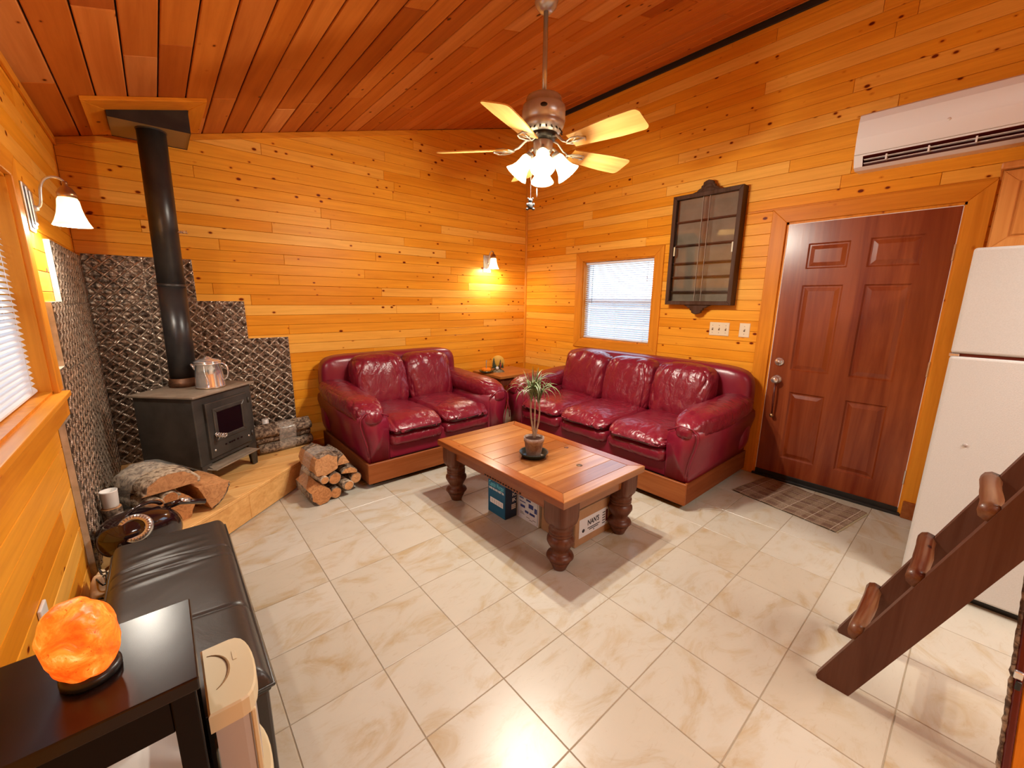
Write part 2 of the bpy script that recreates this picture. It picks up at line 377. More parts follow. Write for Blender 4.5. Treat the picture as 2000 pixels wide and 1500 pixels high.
m_clay = mottled('weathered_pot', (.20, .12, .09, 1), (.48, .40, .34, 1), 18, .8, 0, .2); m_soil = mottled('soil', (.05, .02, .012, 1), (.10, .05, .03, 1), 60, .95, 0, .6)
m_saucer = plain('dark_green_plastic', (.012, .028, .026, 1), .3)
m_ptree = plain('painted_tree', (.03, .045, .02, 1), .6)
m_pump = plain('pumpkin', (.72, .20, .008, 1), .5, 0, 0, .15)

# ================================================================== STRUCTURE
ROW = .087
def cuts(u0, u1, lo=.9, hi=2.6):
    out = []; a = u0
    first = random.uniform(.3, hi)
    while a < u1-.02:
        b = a+(first if a == u0 else random.uniform(lo, hi))
        if u1-b < .35: b = u1
        out.append((a, min(b, u1))); a = b
    return out
def plank_wall(name, mp, u0, u1, ztop, openings, mat, backing, clipf=None, row=ROW, lo=1.0, hi=2.8):
    st = struct(name)
    bb = B(); bb_regs = [(u0, u1)]
    # backing behind the boards, cut round the openings
    us = sorted({u0-.12, u1+.12} | {o[0] for o in openings} | {o[2] for o in openings})
    for a, b in zip(us, us[1:]):
        zs = [(0, ztop+.1)]
        for (p, q, r, s_) in openings:
            if p <= a+1e-6 and r >= b-1e-6:
                nz = []
                for (z0, z1) in zs:
                    if q > z0: nz.append((z0, min(q, z1)))
                    if s_ < z1: nz.append((max(s_, z0), z1))
                zs = [z for z in nz if z[1]-z[0] > .001]
        for z0, z1 in zs:
            pl = rect(a, z0, b, z1)
            if clipf: pl = clip_below(pl, lambda u: clipf(u)+.05)
            bb.prism(pl, mp, -.13, -.014)
    bb.build('backing', m_back, st)
    z = 0; i = 0
    while z < ztop:
        z1 = z+row
        segs = [(u0, u1)]
        for (p, q, r, s_) in openings:
            if q < z1-.004 and s_ > z+.004:
                ns = []
                for a, b in segs:
                    if p > a: ns.append((a, min(p, b)))
                    if r < b: ns.append((max(r, a), b))
                segs = [g for g in ns if g[1]-g[0] > .005]
        for a, b in segs:
            for c, d in cuts(a, b, lo, hi):
                pl = rect(c+.0008, z+.0009, d-.0008, min(z1, ztop)-.0009)
                if clipf: pl = clip_below(pl, clipf)
                if len(pl) < 3 or area(pl) < 1e-3: continue
                dd = random.uniform(-.0008, .0008)
                B().prism(pl, mp, -.0135, dd, .0022).build('plank', mat, st)
        z = z1; i += 1
    return st
WIN_R = (-1.885, 1.02, -.98, 1.90)
WIN_L = (-3.00, 1.05, -1.605, 1.905)
DOOR = (-3.945, -.02, -2.985, 2.075)
plank_wall('wall_back', mp_back, -W, 0, ZC, [], m_pine_x, None, clipf=lambda u: zc(u)-.002)
plank_wall('wall_right', mp_right, YF, 0, ZC, [WIN_R, DOOR], m_pine_y, None, lo=1.0, hi=2.6)
plank_wall('wall_left', mp_left, YF, 0, zc(-W), [WIN_L], m_pine_y, None, row=.092)
st = struct('wall_front'); B().box((-W-.1, YF-.12, 0), (.1, YF, ZC+.1)).build('backing', m_trim_x, st)
# ceiling boards
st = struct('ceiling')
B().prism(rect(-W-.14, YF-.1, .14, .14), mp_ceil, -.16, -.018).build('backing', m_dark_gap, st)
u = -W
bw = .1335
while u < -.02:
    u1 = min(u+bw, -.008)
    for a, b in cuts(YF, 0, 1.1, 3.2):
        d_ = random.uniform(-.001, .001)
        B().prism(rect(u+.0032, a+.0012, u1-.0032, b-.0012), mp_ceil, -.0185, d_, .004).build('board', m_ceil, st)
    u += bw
# floor tiles
T = .3415
st = struct('floor')
B().box((-W-.1, YF-.1, -.12), (.1, .12, -.0022)).build('grout_bed', m_grout, st)
x0 = -3.284; y0 = -3.455
ix = math.floor((-W-x0)/T)
while x0+ix*T < 0:
    iy = math.floor((YF-y0)/T)
    while y0+iy*T < 0:
        a = max(x0+ix*T+.0017, -W+.001); b = min(x0+(ix+1)*T-.0017, -.001); c_ = max(y0+iy*T+.0017, YF+.001); d_ = min(y0+(iy+1)*T-.0017, -.001)
        if b-a > .01 and d_-c_ > .01:
            B().prism(rect(a, c_, b, d_), mp_floor, -.01, 0, .0015).build('tile', m_tile, st)
        iy += 1
    ix += 1
# trims
def trimbox(name, a, b, mat, bev=.003):
    o = B().box(a, b, bev, 1).build(name, mat); o['kind'] = 'structure'; return o
B().prism([(-W, zc(-W)-.001), (-W, zc(-W)-.042), (-1.55, zc(-1.55)-.042), (-1.55, zc(-1.55)-.001)], mp_back, 0, .016, .004).build('trim_1', m_trim_x)['kind'] = 'structure'
bb = B(); n = 8
q = [(0, 0)]+[(-.022*cos(a*pi/2/n), -.022*sin(a*pi/2/n)) for a in range(n+1)]
bb.prism(q, lambda u, v, d: Vector((u, v, d)), 0, ZC-.01); bb.build('trim_2', m_trim_z)['kind'] = 'structure'
trimbox('trim_3', (-.02, YF, ZC-.052), (-.001, -.0, ZC-.006), m_dark_gap)
trimbox('trim_4', (-W, YF, zc(-W)-.05), (-W+.016, 0, zc(-W)-.006), m_trim_y)
trimbox('baseboard_back', (-2.9, -.014, 0), (-.02, 0, .10), m_trim_x)
trimbox('baseboard_right', (-.014, -2.87, 0), (0, -.02, .10), m_trim_y)
# ------------------------------------------------------------------ windows
def mitred(st, mp, u0, v0, u1, v1, w_, d0, d1, names=('casing',)*4, bottom=True):
    """four casing boards round an opening with mitred corners"""
    A = [(u0, v0), (u1, v0), (u1, v1), (u0, v1)]; O = [(u0-w_, v0-w_), (u1+w_, v0-w_), (u1+w_, v1+w_), (u0-w_, v1+w_)]
    for i in range(4):
        if i == 0 and not bottom: continue
        j = (i+1) % 4
        pl = [A[i], O[i], O[j], A[j]]
        if not bottom:
            pl = [(p[0], max(p[1], v0)) for p in pl]
        B().prism(pl, mp, d0, d1, .003).build('casing', (m_trim_z if i in (1, 3) else m_trim_y), st)
def window(name, mp, o, depth):
    st = struct(name); u0, v0, u1, v1 = o
    e = .0
    for pl in (rect(u0-.001, v0, u0+.010, v1), rect(u1-.010, v0, u1+.001, v1), rect(u0, v1-.010, u1, v1+.001), rect(u0, v0-.001, u1, v0+.010)):
        B().prism(pl, mp, -depth, .001).build('jamb', m_trim_z, st)
    f = .028; a0, b0, a1, b1 = u0+.010, v0+.010, u1-.010, v1-.010
    for pl in (rect(a0, b0, a0+f, b1), rect(a1-f, b0, a1, b1), rect(a0+f, b0, a1-f, b0+f), rect(a0+f, b1-f, a1-f, b1)):
        B().prism(pl, mp, -depth, -depth+.04, .004).build('window_frame', m_vinyl, st)
    zm = v0+.50*(v1-v0)
    B().prism(rect(a0+f, zm-.02, a1-f, zm+.02), mp, -depth+.004, -depth+.045, .004).build('meeting_rail', m_vinyl, st)
    for q0, q1 in ((b0+f, zm-.02), (zm+.02, b1-f)):
        B().prism(rect(a0+f, q0, a1-f, q1), mp, -depth+.018, -depth+.022).build('pane', m_glass, st)
    return st
st = window('window_1', mp_right, WIN_R, .115); mitred(st, mp_right, *WIN_R, .098, 0, .017)
st2 = window('window_2', mp_left, WIN_L, .125); mitred(st2, mp_left, *WIN_L, .098, 0, .02, bottom=False)
u0, v0, u1, v1 = WIN_L
B().box((-W-.05, u0-.12, v0-.024), (-W+.045, u1+.06, v0), .004, 2).build('stool', m_trim_y, st2)
B().prism(rect(u0-.10, v0-.115, u1+.098, v0-.024), mp_left, 0, .024, .003).build('apron', m_trim_y, st2)
def blind(name, label, mp, o, d, pitch=.0225, tilt=.85, wand_u=None, cord_u=None, cordlen=.16):
    u0, v0, u1, v1 = o; u0 += .012; u1 -= .012; zt = v1-.012; zb = v0+.014
    c = mp((u0+u1)/2, v0, d); t = thing(name, label, 'blind', c)
    sm = mp(0, 0, 1)-mp(0, 0, 0)
    P = lambda b, nm, mt: b.build(nm, mt, t, world=True)
    P(B().prism(rect(u0, zt-.028, u1, zt), mp, d-.014, d+.014, .003), 'head_rail', m_slat)
    P(B().prism(rect(u0, zb, u1, zb+.013), mp, d-.012, d+.012, .003), 'bottom_rail', m_slat)
    z = zt-.042; first = None
    hw = .0125
    while z > zb+.02:
        if first is None:
            b = B(); seg = 4; vs = []
            for s_ in range(seg+1):
                q_ = -1+2*s_/seg; dd = q_*hw*cos(tilt); zz = -q_*hw*sin(tilt)+.0022*(1-q_*q_)
                vs += [mp(u0+.002, z+zz, d+dd), mp(u1-.002, z+zz, d+dd)]
            nv = len(vs); vs += [v_+Vector((0, 0, -.0007)) for v_ in vs]
            fs = []
            for s_ in range(seg):
                fs.append((2*s_, 2*s_+1, 2*s_+3, 2*s_+2)); fs.append((nv+2*s_, nv+2*s_+2, nv+2*s_+3, nv+2*s_+1))
            b.add(vs, fs, 0, None, True)
            first = P(b, 'slat', m_slat); z_first = z
        else:
            o2 = first.copy(); o2.location = (0, 0, z-z_first); COL.objects.link(o2)
        z -= pitch
    for uu in (u0+.09, (u0+u1)/2, u1-.09):
        for s_ in (-1, 1):
            P(B().tube([mp(uu, zb+.01, d+s_*.0125), mp(uu, zt-.02, d+s_*.0125)], .0009, 4), 'ladder_cord', m_slat)
    if wand_u is not None: P(B().tube([mp(wand_u, zt-.03, d+.02), mp(wand_u, zt-.03-.42, d+.022)], .0035, 6), 'tilt_wand', m_wand)
    if cord_u is not None:
        P(B().tube([mp(cord_u, zt-.03, d+.02), mp(cord_u+.006, zt-.03-cordlen, d+.02)], .0012, 5), 'pull_cord', m_steel)
        for k_ in (0, .03):
            P(B().lathe([(.002, .012), (.005, 0), (.005, -.006), (.002, -.008)], 8, mat=Matrix.Translation(mp(cord_u+.006, zt-.03-cordlen-k_, d+.02))), 'cord_tassel', m_nickel)
    return t
m_wand = plain('clear_wand', (.30, .38, .46, 1), .2)
blind('window_blind', 'white mini blind in the small window behind the long sofa', mp_right, WIN_R, -.05, tilt=.50, wand_u=-1.10, cord_u=-1.80)
blind('window_blind', 'white mini blind in the big left-hand window beside the stove corner', mp_left, WIN_L, -.05, tilt=.72, cord_u=None)
# ------------------------------------------------------------------ door
st = struct('door_1')
dy0, dy1, dz0, dz1 = -3.922, -3.008, .022, 2.05
mitred(st, mp_right, DOOR[0]+.008, DOOR[1]+.02, DOOR[2]-.006, DOOR[3]-.006, .105, 0, .02, bottom=False)
for pl in (rect(DOOR[0], 0, dy0-.003, 2.07), rect(dy1+.003, 0, DOOR[2], 2.07), rect(DOOR[0], dz1+.003, DOOR[2], 2.072)):
    B().prism(pl, mp_right, -.12, .002).build('jamb', m_trim_z, st)
for pl in (rect(dy0-.004, .02, dy0, 2.05), rect(dy1, .02, dy1+.004, 2.05), rect(dy0, dz1-.001, dy1, dz1+.004)):
    B().prism(pl, mp_right, -.03, .001).build('weather_strip', m_vinyl, st)
# six raised panels pressed into one slab
panels = [(-3.406, 1.714, -3.153, 1.899), (-3.783, 1.71, -3.512, 1.905), (-3.402, .93, -3.150, 1.593), (-3.765, .93, -3.522, 1.593), (-3.405, .197, -3.172, .755), (-3.765, .205, -3.532, .755)]
def door_slab():
    us = sorted({dy0, dy1} | {p[0] for p in panels} | {p[2] for p in panels}); b = B()
    def ring(pl0, d0, pl1, d1):
        vs = [mp_right(*p, d0) for p in pl0]+[mp_right(*p, d1) for p in pl1]
        b.add(vs, [(i, (i+1) % 4, 4+(i+1) % 4, 4+i) for i in range(4)])
    # front face with holes: columns
    cols = [(dy0, [])]
    L = [p for p in panels if p[0] > -3.45]; R_ = [p for p in panels if p[0] < -3.45]
    def column(a, b_, ps):
        ps = sorted(ps, key=lambda p: p[1]); z = dz0
        for p in ps:
            face(a, z, b_, p[1]); face(a, p[1], p[0], p[3]); face(p[2], p[1], b_, p[3]); z = p[3]
        face(a, z, b_, dz1)
    def face(a, z0, b_, z1):
        if b_-a > 1e-5 and z1-z0 > 1e-5: b.add([mp_right(*p, 0) for p in rect(a, z0, b_, z1)], [(0, 1, 2, 3)])
    column(dy0, -3.46, R_); column(-3.46, dy1, L)
    for p in panels:
        r0 = rect(*p); r1 = inset(r0, .010); r2 = inset(r0, .018); r3 = inset(r0, .045)
        ring(r0, 0, r1, -.009); ring(r1, -.009, r2, -.009); ring(r2, -.009, r3, -.001)
        b.add([mp_right(*q_, -.001) for q_ in r3], [(0, 1, 2, 3)])
    b.prism(rect(dy0, dz0, dy1, dz1), mp_right, -.045, -.012)
    for pl0 in (rect(dy0, dz0, dy1, dz1),):
        ring(pl0, 0, pl0, -.013)
    return b
door_slab().build('door_slab', m_door, st, fix=True)
B().box((-.03, dy0-.02, 0), (.12, dy1+.02, .02), .003, 1).build('threshold', m_black, st)
B().box((-.010, dy0, .008), (-.0015, dy1, .055), .002, 1).build('door_sweep', m_black, st)
def knobparts(z, kind):
    mat = Matrix.Translation((-.0, -3.073, z)) @ Matrix.Rotation(-pi/2, 4, 'Y')
    if kind == 'deadbolt':
        B().lathe([(.001, .0), (.033, 0), (.034, .006), (.028, .012), (.016, .013), (.014, .022), (.001, .023)], 28, mat=mat, cap=False).build('deadbolt', m_chrome, st)
        B().box((-.004, -.016, .02), (.004, .016, .036), .002, 1, mat=mat).build('thumb_turn', m_chrome, st)
    else:
        B().lathe([(.001, 0), (.034, 0), (.034, .006), (.020, .012), (.012, .03), (.018, .038), (.028, .05), (.029, .06), (.022, .07), (.001, .073)], 28, mat=mat, cap=False).build('door_knob', m_chrome, st)
knobparts(.99, 'deadbolt'); knobparts(.845, 'knob')
B().tube([(-.035, -3.075, .83), (-.045, -3.078, .70), (-.035, -3.08, .56)], [.006, .008, .006], 8).build('hanging_pull', plain('red_brown_pull', (.10, .015, .01, 1), .3), st)
B().lathe([(.001, -.018), (.012, -.014), (.017, 0), (.012, .014), (.001, .018)], 14, mat=Matrix.Translation((-.035, -3.08, .545)), cap=False).build('pull_bell', m_bronze, st)
for z in (1.775, 1.04, .28):
    B().box((-.006, dy0-.006, z-.05), (.0, dy0+.004, z+.05), .002, 1).build('hinge', m_steel, st)
# header board over the door and plinth blocks right of the door
trimbox('trim_5', (-.014, -4.04, 2.168), (0, -2.70, 2.186), m_trim_y)
trimbox('trim_6', (-.045, -4.02, 0), (0, -3.945, .12), m_plinth)
exec_later = []
# ================================================================== COUCHES
def couch(name, label, hw, ncush, D, loc, rz, group, plx):
    """local: x along the width, back at y=0, front at y=-D. hw = half width at the foot of the arms"""
    t = thing(name, label, 'couch', loc, rz, group)
    inner = hw-.175
    # wooden plinth the body sits in
    px, pd = hw+plx, D+.022
    pl = B().box((-px+.06, -pd+.07, 0), (px-.06, -.05, .045)).build('plinth_recess', m_dark_gap, t)
    B().box((-px, -pd, .04), (px, -pd+.022, .20), .003, 1).build('plinth_board', m_plinth, t)
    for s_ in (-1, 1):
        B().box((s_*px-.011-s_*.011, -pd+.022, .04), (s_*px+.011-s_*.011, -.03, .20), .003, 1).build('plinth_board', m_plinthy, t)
    B().box((-px+.022, -pd+.024, .15), (px-.022, -.03, .182)).build('plinth_deck', m_dark_gap, t)
    # body
    B().box((-inner-.02, -D+.030, .185), (inner+.02, -.10, .36), .02, 3).build('front_rail', m_red_flat, t)
    bb = B(); bb.pillow((0, -.13, .555), (hw+.035, .12, .385), (9, 4, 7), 20, .003, 3, 4); bb.build('backrest', m_red_flat, t)
    for s_ in (-1, 1):
        poly = [(inner-.01, .185), (hw-.006, .185), (hw+.0, .26), (hw+.012, .36), (hw+.038, .46), (hw+.050, .52), (hw+.044, .57), (hw+.005, .605), (hw-.08, .61), (inner-.0, .56), (inner-.015, .50)]
        bm = bmesh.new()
        vs = [bm.verts.new((s_*u_, -D, v_)) for u_, v_ in poly]; f_ = bm.faces.new(vs)
        r_ = bmesh.ops.extrude_face_region(bm, geom=[f_]); 
        for g in r_['geom']:
            if isinstance(g, bmesh.types.BMVert): g.co.y = -.06
        bmesh.ops.recalc_face_normals(bm, faces=bm.faces[:])
        bmesh.ops.bevel(bm, geom=[e_ for e_ in bm.edges if abs(e_.verts[0].co.y+D) < .001 and abs(e_.verts[1].co.y+D) < .001], offset=.022, segments=3, affect='EDGES')
        B().bm(bm, 0, None, True).build('arm_panel', m_red_flat, t)
        # piping round the panel face
        pts = [(s_*(u_-.003), -D-.001, v_-.003) for u_, v_ in poly[2:10]]
        B().tube(pts, .006, 6).build('piping', m_red_flat, t)
        def droop(c, s_=s_):
            f2 = max(0, (-c.y-.25)/.3)
            return (c.x*(1-.06*f2), c.y, c.z-.055*f2*f2+.035*max(0, c.y/.5))
        b = B(); b.pillow((s_*(hw-.058), -D*.5-.035, .607), (.140, D*.5-.015, .098), (2.6, 5, 2.6), 30, .012, 5+s_+hw, 8, fn=droop, st=(1, 1.0, 1))
        b.build('arm_pad', m_red, t)
    cw = inner*2/ncush
    for i in range(ncush):
        cx = -inner+cw*(i+.5)
        b = B()
        def crown(c):
            return (c.x, c.y, c.z+.022*(1-(c.x/(cw/2))**2)*(1 if c.z > 0 else 0) - (.03*max(0, (-c.y-.3)/.15)**2 if c.z > 0 else 0))
        b.pillow((cx, -.58*D+.0, .448), (cw/2+.003, .44*D+.022, .064), (8, 7, 2.8), 34, .012, i+2, 7, fn=crown, st=(1, .6, 1))
        b.build('seat_cushion', m_red, t)
        b = B(); b.pillow((cx, -D+.10, .348), (cw/2-.003, .122, .062), (10, 3, 3), 26, .008, i+9, 8, st=(1, 1, .6))
        b.build('seat_roll', m_red, t)
        b = B()
        def lean(c, cx=cx):
            z = c.z+.0; y = c.y*(1+.25*(.5-z)) + .20*z
            return (c.x*(1-.05*max(0, z/.24)), y, z+.012*(1-(c.x/(cw/2))**2))
        b.pillow((cx, -.375, .690), (cw/2+.012, .128, .245), (5.5, 2.5, 5.0), 40, .020, i+20+hw, 6, fn=lean, st=(1.25, 1, .55))
        b.build('back_cushion', m_red, t)
    return t
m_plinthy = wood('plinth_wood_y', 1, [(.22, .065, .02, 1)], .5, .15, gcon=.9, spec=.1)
couch('loveseat', 'red leather two-seat couch against the back wall beside the stove', .680, 2, 1.125, (-2.020, -.055, 0), 0, None, .015)
couch('sofa', 'long red leather three-seat couch under the small window', .965, 3, 1.085, (-.035, -1.965, 0), -pi/2, None, .005)

# ================================================================== COFFEE TABLE
cx, cy, ct = -1.993, -2.268, .46
t = thing('coffee_table', 'chunky wooden coffee table with turned legs in the room centre', 'table', (cx, cy, 0))
X0, X1, Y0, Y1 = -2.365-cx, -1.622-cx, -2.885-cy, -1.655-cy
bd = .075; th = .036
mf = lambda u, v, d: Vector((u, v, ct-th+d))
ny = 9
ys = [Y0+bd+(Y1-Y0-2*bd)*i/ny for i in range(ny+1)]
for a, b in zip(ys, ys[1:]):
    B().prism(rect(X0+bd+.0006, a+.0006, X1-bd-.0006, b-.0006), mf, 0, th-.001+random.uniform(-.0006, .0006), .002).build('top_plank', m_table, t)
O = [(X0, Y0), (X1, Y0), (X1, Y1), (X0, Y1)]; I = [(X0+bd, Y0+bd), (X1-bd, Y0+bd), (X1-bd, Y1-bd), (X0+bd, Y1-bd)]
for i in range(4):
    j = (i+1) % 4
    B().prism([O[i], O[j], I[j], I[i]], mf, -.004, th, .003).build('border_board', m_table if i in (0, 2) else m_table_y, t)
for (a, b, c_, d_, nm) in ((X0+.05, Y0+.13, X0+.072, Y1-.13, 'y'), (X1-.072, Y0+.13, X1-.05, Y1-.13, 'y'), (X0+.13, Y0+.05, X1-.13, Y0+.072, 'x'), (X0+.13, Y1-.072, X1-.13, Y1-.05, 'x')):
    B().box((a, b, .335), (c_, d_, ct-th-.003), .003, 1).build('apron', m_table_y if nm == 'y' else m_table, t)
# carved notch row along the left apron
b = B()
for i in range(14):
    yy = -.10+.026*i-.14
    b.box((X0+.046, yy, .345), (X0+.052, yy+.012, .353))
b.build('carved_notches', m_dark_gap, t)
prof = [(.001, 0), (.036, 0), (.040, .008), (.048, .028), (.060, .052), (.054, .058), (.066, .064), (.077, .078), (.072, .090), (.058, .099), (.046, .108), (.049, .122), (.064, .148), (.076, .172), (.075, .188), (.062, .205), (.058, .209), (.066, .213), (.067, .222), (.061, .227), (.067, .232), (.068, .241), (.062, .247), (.066, .262), (.072, .285)]
leg = None
for (lx, ly) in ((X0+.093, Y0+.095), (X1-.093, Y0+.095), (X0+.093, Y1-.095), (X1-.093, Y1-.095)):
    b = B(); b.lathe(prof, 36)
    # square block with rounded corners that tapers into the turning
    def blk(u, v):
        a = 2*pi*u; z = .268+(ct-th-.006-.268)*v
        k_ = min(1, max(0, (z-.268)/.045))**.6
        r_ = .0715; e = 2+7*k_
        s2, c2 = sin(a), cos(a); m_ = (abs(s2)**e+abs(c2)**e)**(-1/e)
        rr = (.066+(.073-.066)*k_)*m_*(1.0+.0*v)
        return (rr*c2, rr*s2, z)
    b.grid(48, 12, blk)
    if leg is None:
        leg = b.build('leg', m_tleg, t); leg.location = (lx, ly, 0)
    else:
        o = leg.copy(); COL.objects.link(o); o.location = (lx, ly, 0)
b = B().lathe([(.001, 0), (.019, 0), (.019, .0012), (.001, .0012)], 20, mat=xf((-1.93-cx, -2.62-cy, ct-.0010)), cap=False); b.build('wood_knot', m_knot, t)
b = B().lathe([(.001, 0), (.016, 0), (.016, .0012), (.001, .0012)], 16, mat=xf((-1.76-cx, -2.36-cy, ct-.0010), 0, 0, .4), cap=False); b.build('wood_knot', m_tleg, t)

# ------------------------------------------------------------------ boxes below
def text(s_, size, mat3, mt, parent, name='lettering', bold=0, sx=1, fit=None):
    cu = bpy.data.curves.new('txt', 'FONT'); cu.body = s_; cu.size = size; cu.extrude = .0002; cu.offset = bold
    cu.align_x = 'LEFT'; cu.resolution_u = 2
    o = bpy.data.objects.new('txt', cu); COL.objects.link(o)
    me = bpy.data.meshes.new_from_object(o.evaluated_get(bpy.context.evaluated_depsgraph_get()))
    bpy.data.objects.remove(o)
    if fit: xs_ = [v_.co.x for v_ in me.vertices]; sx = fit/(max(xs_)-min(xs_))
    me.transform(mat3 @ Matrix.Diagonal((sx, 1, 1, 1))); me.name = name
    me.materials.clear()
    return link(name, me, mt, parent)
def face_mat(o, xdir, updir):
    xd, ud = Vector(xdir), Vector(updir); n_ = xd.cross(ud)
    m_ = Matrix((xd, ud, n_)).transposed().to_4x4(); m_.translation = o; return m_
bpy.context.view_layer.update()
# blue drinks carton: face towards -x shows the name
bx, by, bz = .105, .185, .275
t = thing('drinks_carton', 'blue drinks carton under the coffee table beside its back left leg', 'box', (-2.19, -2.03, 0), RAD(0))
B().box((0, -by, 0), (bx, 0, bz), .002, 1).build('carton', m_blue, t)
fm = lambda y, z: face_mat((-.0006, y, z), (0, -1, 0), (0, 0, 1))
text('Captain Morgan', .050, fm(-.012, .200), m_cyan, t, bold=.0009, fit=.158)
text('LONG ISLAND ICED TEA', .020, fm(-.010, .176), m_print, t, bold=.0009, fit=.165)
B().box((-.0008, -.165, .075), (.0, -.025, .115)).build('label', m_print, t)
b = B()
for i in range(5): b.box((-.0012, -.045-.025*i-.010, .080), (-.0008, -.045-.025*i+.006, .108))
b.build('label_print', m_wcard, t)
B().box((.004, -by-.0006, .0), (bx-.002, -by, bz-.002)).build('side_panel', m_navy, t)
for s_, z_ in (('IS', .190), ('IC', .155), ('IK', .115)): text(s_, .036, face_mat((.062, -by-.001, z_), (1, 0, 0), (0, 0, 1)), m_print, t, bold=.001, fit=.036)
b = B()
for i in range(3):
    for j in range(3): b.box((.058+.013*i, -by-.0012, .060+.013*j), (.068+.013*i, -by-.0006, .070+.013*j))
b.build('side_print', m_print, t)
t = thing('flat_carton', 'white carton with blue print under the coffee table behind the blue one', 'box', (-2.085, -2.225, 0))
B().box((0, -.205, 0), (.12, 0, .285), .002, 1).build('carton', m_wcard, t)
b = B()
for (a, c_, d_, e_) in ((.02, .20, .19, .202), (.015, .15, .055, .165), (.075, .15, .12, .165), (.15, .15, .19, .165)): pass
for (y_, z_, wy, hz) in ((.030, .088, .045, .018), (.075, .060, .035, .016), (.110, .105, .045, .030), (.120, .060, .050, .016), (.165, .088, .025, .035), (.020, .150, .040, .008), (.085, .148, .045, .012), (.020, .125, .060, .006)):
    b.box((-.0008, -y_-wy, z_), (0, -y_, z_+hz))
b.build('print_blocks', m_inkblue, t)
b = B()
for (y_, z_, wy, hz) in ((.01, .175, .185, .002), (.01, .01, .002, .165), (.195, .01, .002, .165), (.10, .178, .006, .08), (.03, .04, .04, .003), (.03, .05, .03, .003), (.09, .03, .03, .003), (.12, .02, .03, .003), (.15, .03, .03, .003)):
    b.box((-.0008, -y_-wy, z_), (0, -y_, z_+hz))
b.build('print_lines', m_ink, t)
t = thing('shipping_box', 'brown cardboard box with a printed label under the coffee table front', 'box', (-2.075, -2.445, 0))
B().box((0, -.285, 0), (.385, 0, .235), .003, 1).build('carton', m_card, t)
B().box((.035, -.2858, .050), (.322, -.2852, .172)).build('label', m_wcard, t)
fm = lambda x_, z: face_mat((x_, -.2862, z), (1, 0, 0), (0, 0, 1))
text("NAN'S", .050, fm(.112, .112), m_ink, t, bold=.0014, fit=.112)
b = B()
for i, (a, c_) in enumerate(((.115, .235), (.13, .22))): b.box((a, -.2864, .088-.012*i), (c_, -.2858, .094-.012*i))
b.box((.172, -.2864, .062), (.180, -.2858, .070))
for i in range(5): b.box((.26, -.2864, .07+.018*i), (.288, -.2858, .076+.018*i))
b.lathe([(.001, 0), (.012, 0), (.012, .0008), (.001, .0008)], 16, mat=xf((.075, -.286, .09), pi/2)); b.build('label_print', m_ink, t)
B().box((.295, -.2864, .075), (.315, -.2858, .155)).build('red_mark', plain('dark_red_print', (.12, .02, .03, 1)), t)
t = thing('narrow_carton', 'dark carton with a white edge under the coffee table by its right front leg', 'box', (-1.655, -2.40, 0))
B().box((0, -.22, 0), (.06, 0, .22), .002, 1).build('carton', m_navy, t); B().box((-.0005, -.2206, .19), (.0605, .0005, .2205)).build('white_band', m_wcard, t)

# ------------------------------------------------------------------ potted plant
t = thing('potted_dragon_plant', 'spiky potted dracaena on the coffee table', 'plant', (-2.045, -2.33, ct))
zz = .012
B().lathe([(.001, .004), (.066, .004), (.070, .008), (.088, .030), (.095, .034), (.095, .029), (.086, .020), (.078, .0), (.001, .0)], 40, cap=False).build('saucer', m_saucer, t)
B().lathe([(.001, .006), (.045, .006), (.048, .012), (.062, .105), (.066, .106), (.067, .130), (.060, .130), (.058, .118), (.001, .117)], 36, cap=False).build('pot', m_clay, t)
B().lathe([(.001, .124), (.03, .123), (.058, .118)], 24, cap=False).build('soil', m_soil, t)
stems = [((.004, 0, .11), (.0, .0, .17), (-.026, .024, .25), (-.017, .015, .395)), ((.004, 0, .11), (.0, .0, .20), (.004, .0, .28), (.002, 0, .41)), ((.004, 0, .12), (.01, -.01, .18), (.034, -.028, .26), (.020, -.016, .375))]
for q in stems: B().tube(bez(*q, 10), [.0075-.0003*i for i in range(11)], 8).build('stem', m_stem, t)
random.seed(21)
def leafmesh(L, w_, droop):
    b = B(); n_ = 9
    def f(u, v):
        s_ = v*L; ang = droop*v*v
        # outward x, up z
        xx = L*(v-.5*droop*v*v*.35*(1 if droop > .8 else .5)); zz_ = 0
        return (0, 0, 0)
    pts = []; x_ = z_ = 0; a = 1.38
    for i in range(n_+1):
        pts.append((x_, z_)); x_ += L/n_*cos(a); z_ += L/n_*sin(a); a -= droop/n_*(1+.6*i/n_)
    vs = []; fs = []
    for i, (px, pz) in enumerate(pts):
        s_ = i/n_; ww = w_*(min(1, .5+3*s_))*(1-s_**2.2)+.0004
        vs += [(px, -ww, pz+.25*ww), (px, 0, pz), (px, ww, pz+.25*ww)]
    for i in range(n_):
        a_ = 3*i; fs += [(a_, a_+1, a_+4, a_+3), (a_+1, a_+2, a_+5, a_+4)]
    b.add(vs, fs, 0, None, True); return b
kinds = []
leaves = []
for kk, (L, dr) in enumerate(((.20, .4), (.25, 1.7), (.29, 2.6), (.29, 3.3), (.21, .15))):
    o = leafmesh(L, .0045, dr).build('leaf', m_leaf, t, fix=False); kinds.append(o)
used = [False]*5
heads = [(-.017, .015, .39), (.002, 0, .41), (.020, -.016, .37)]
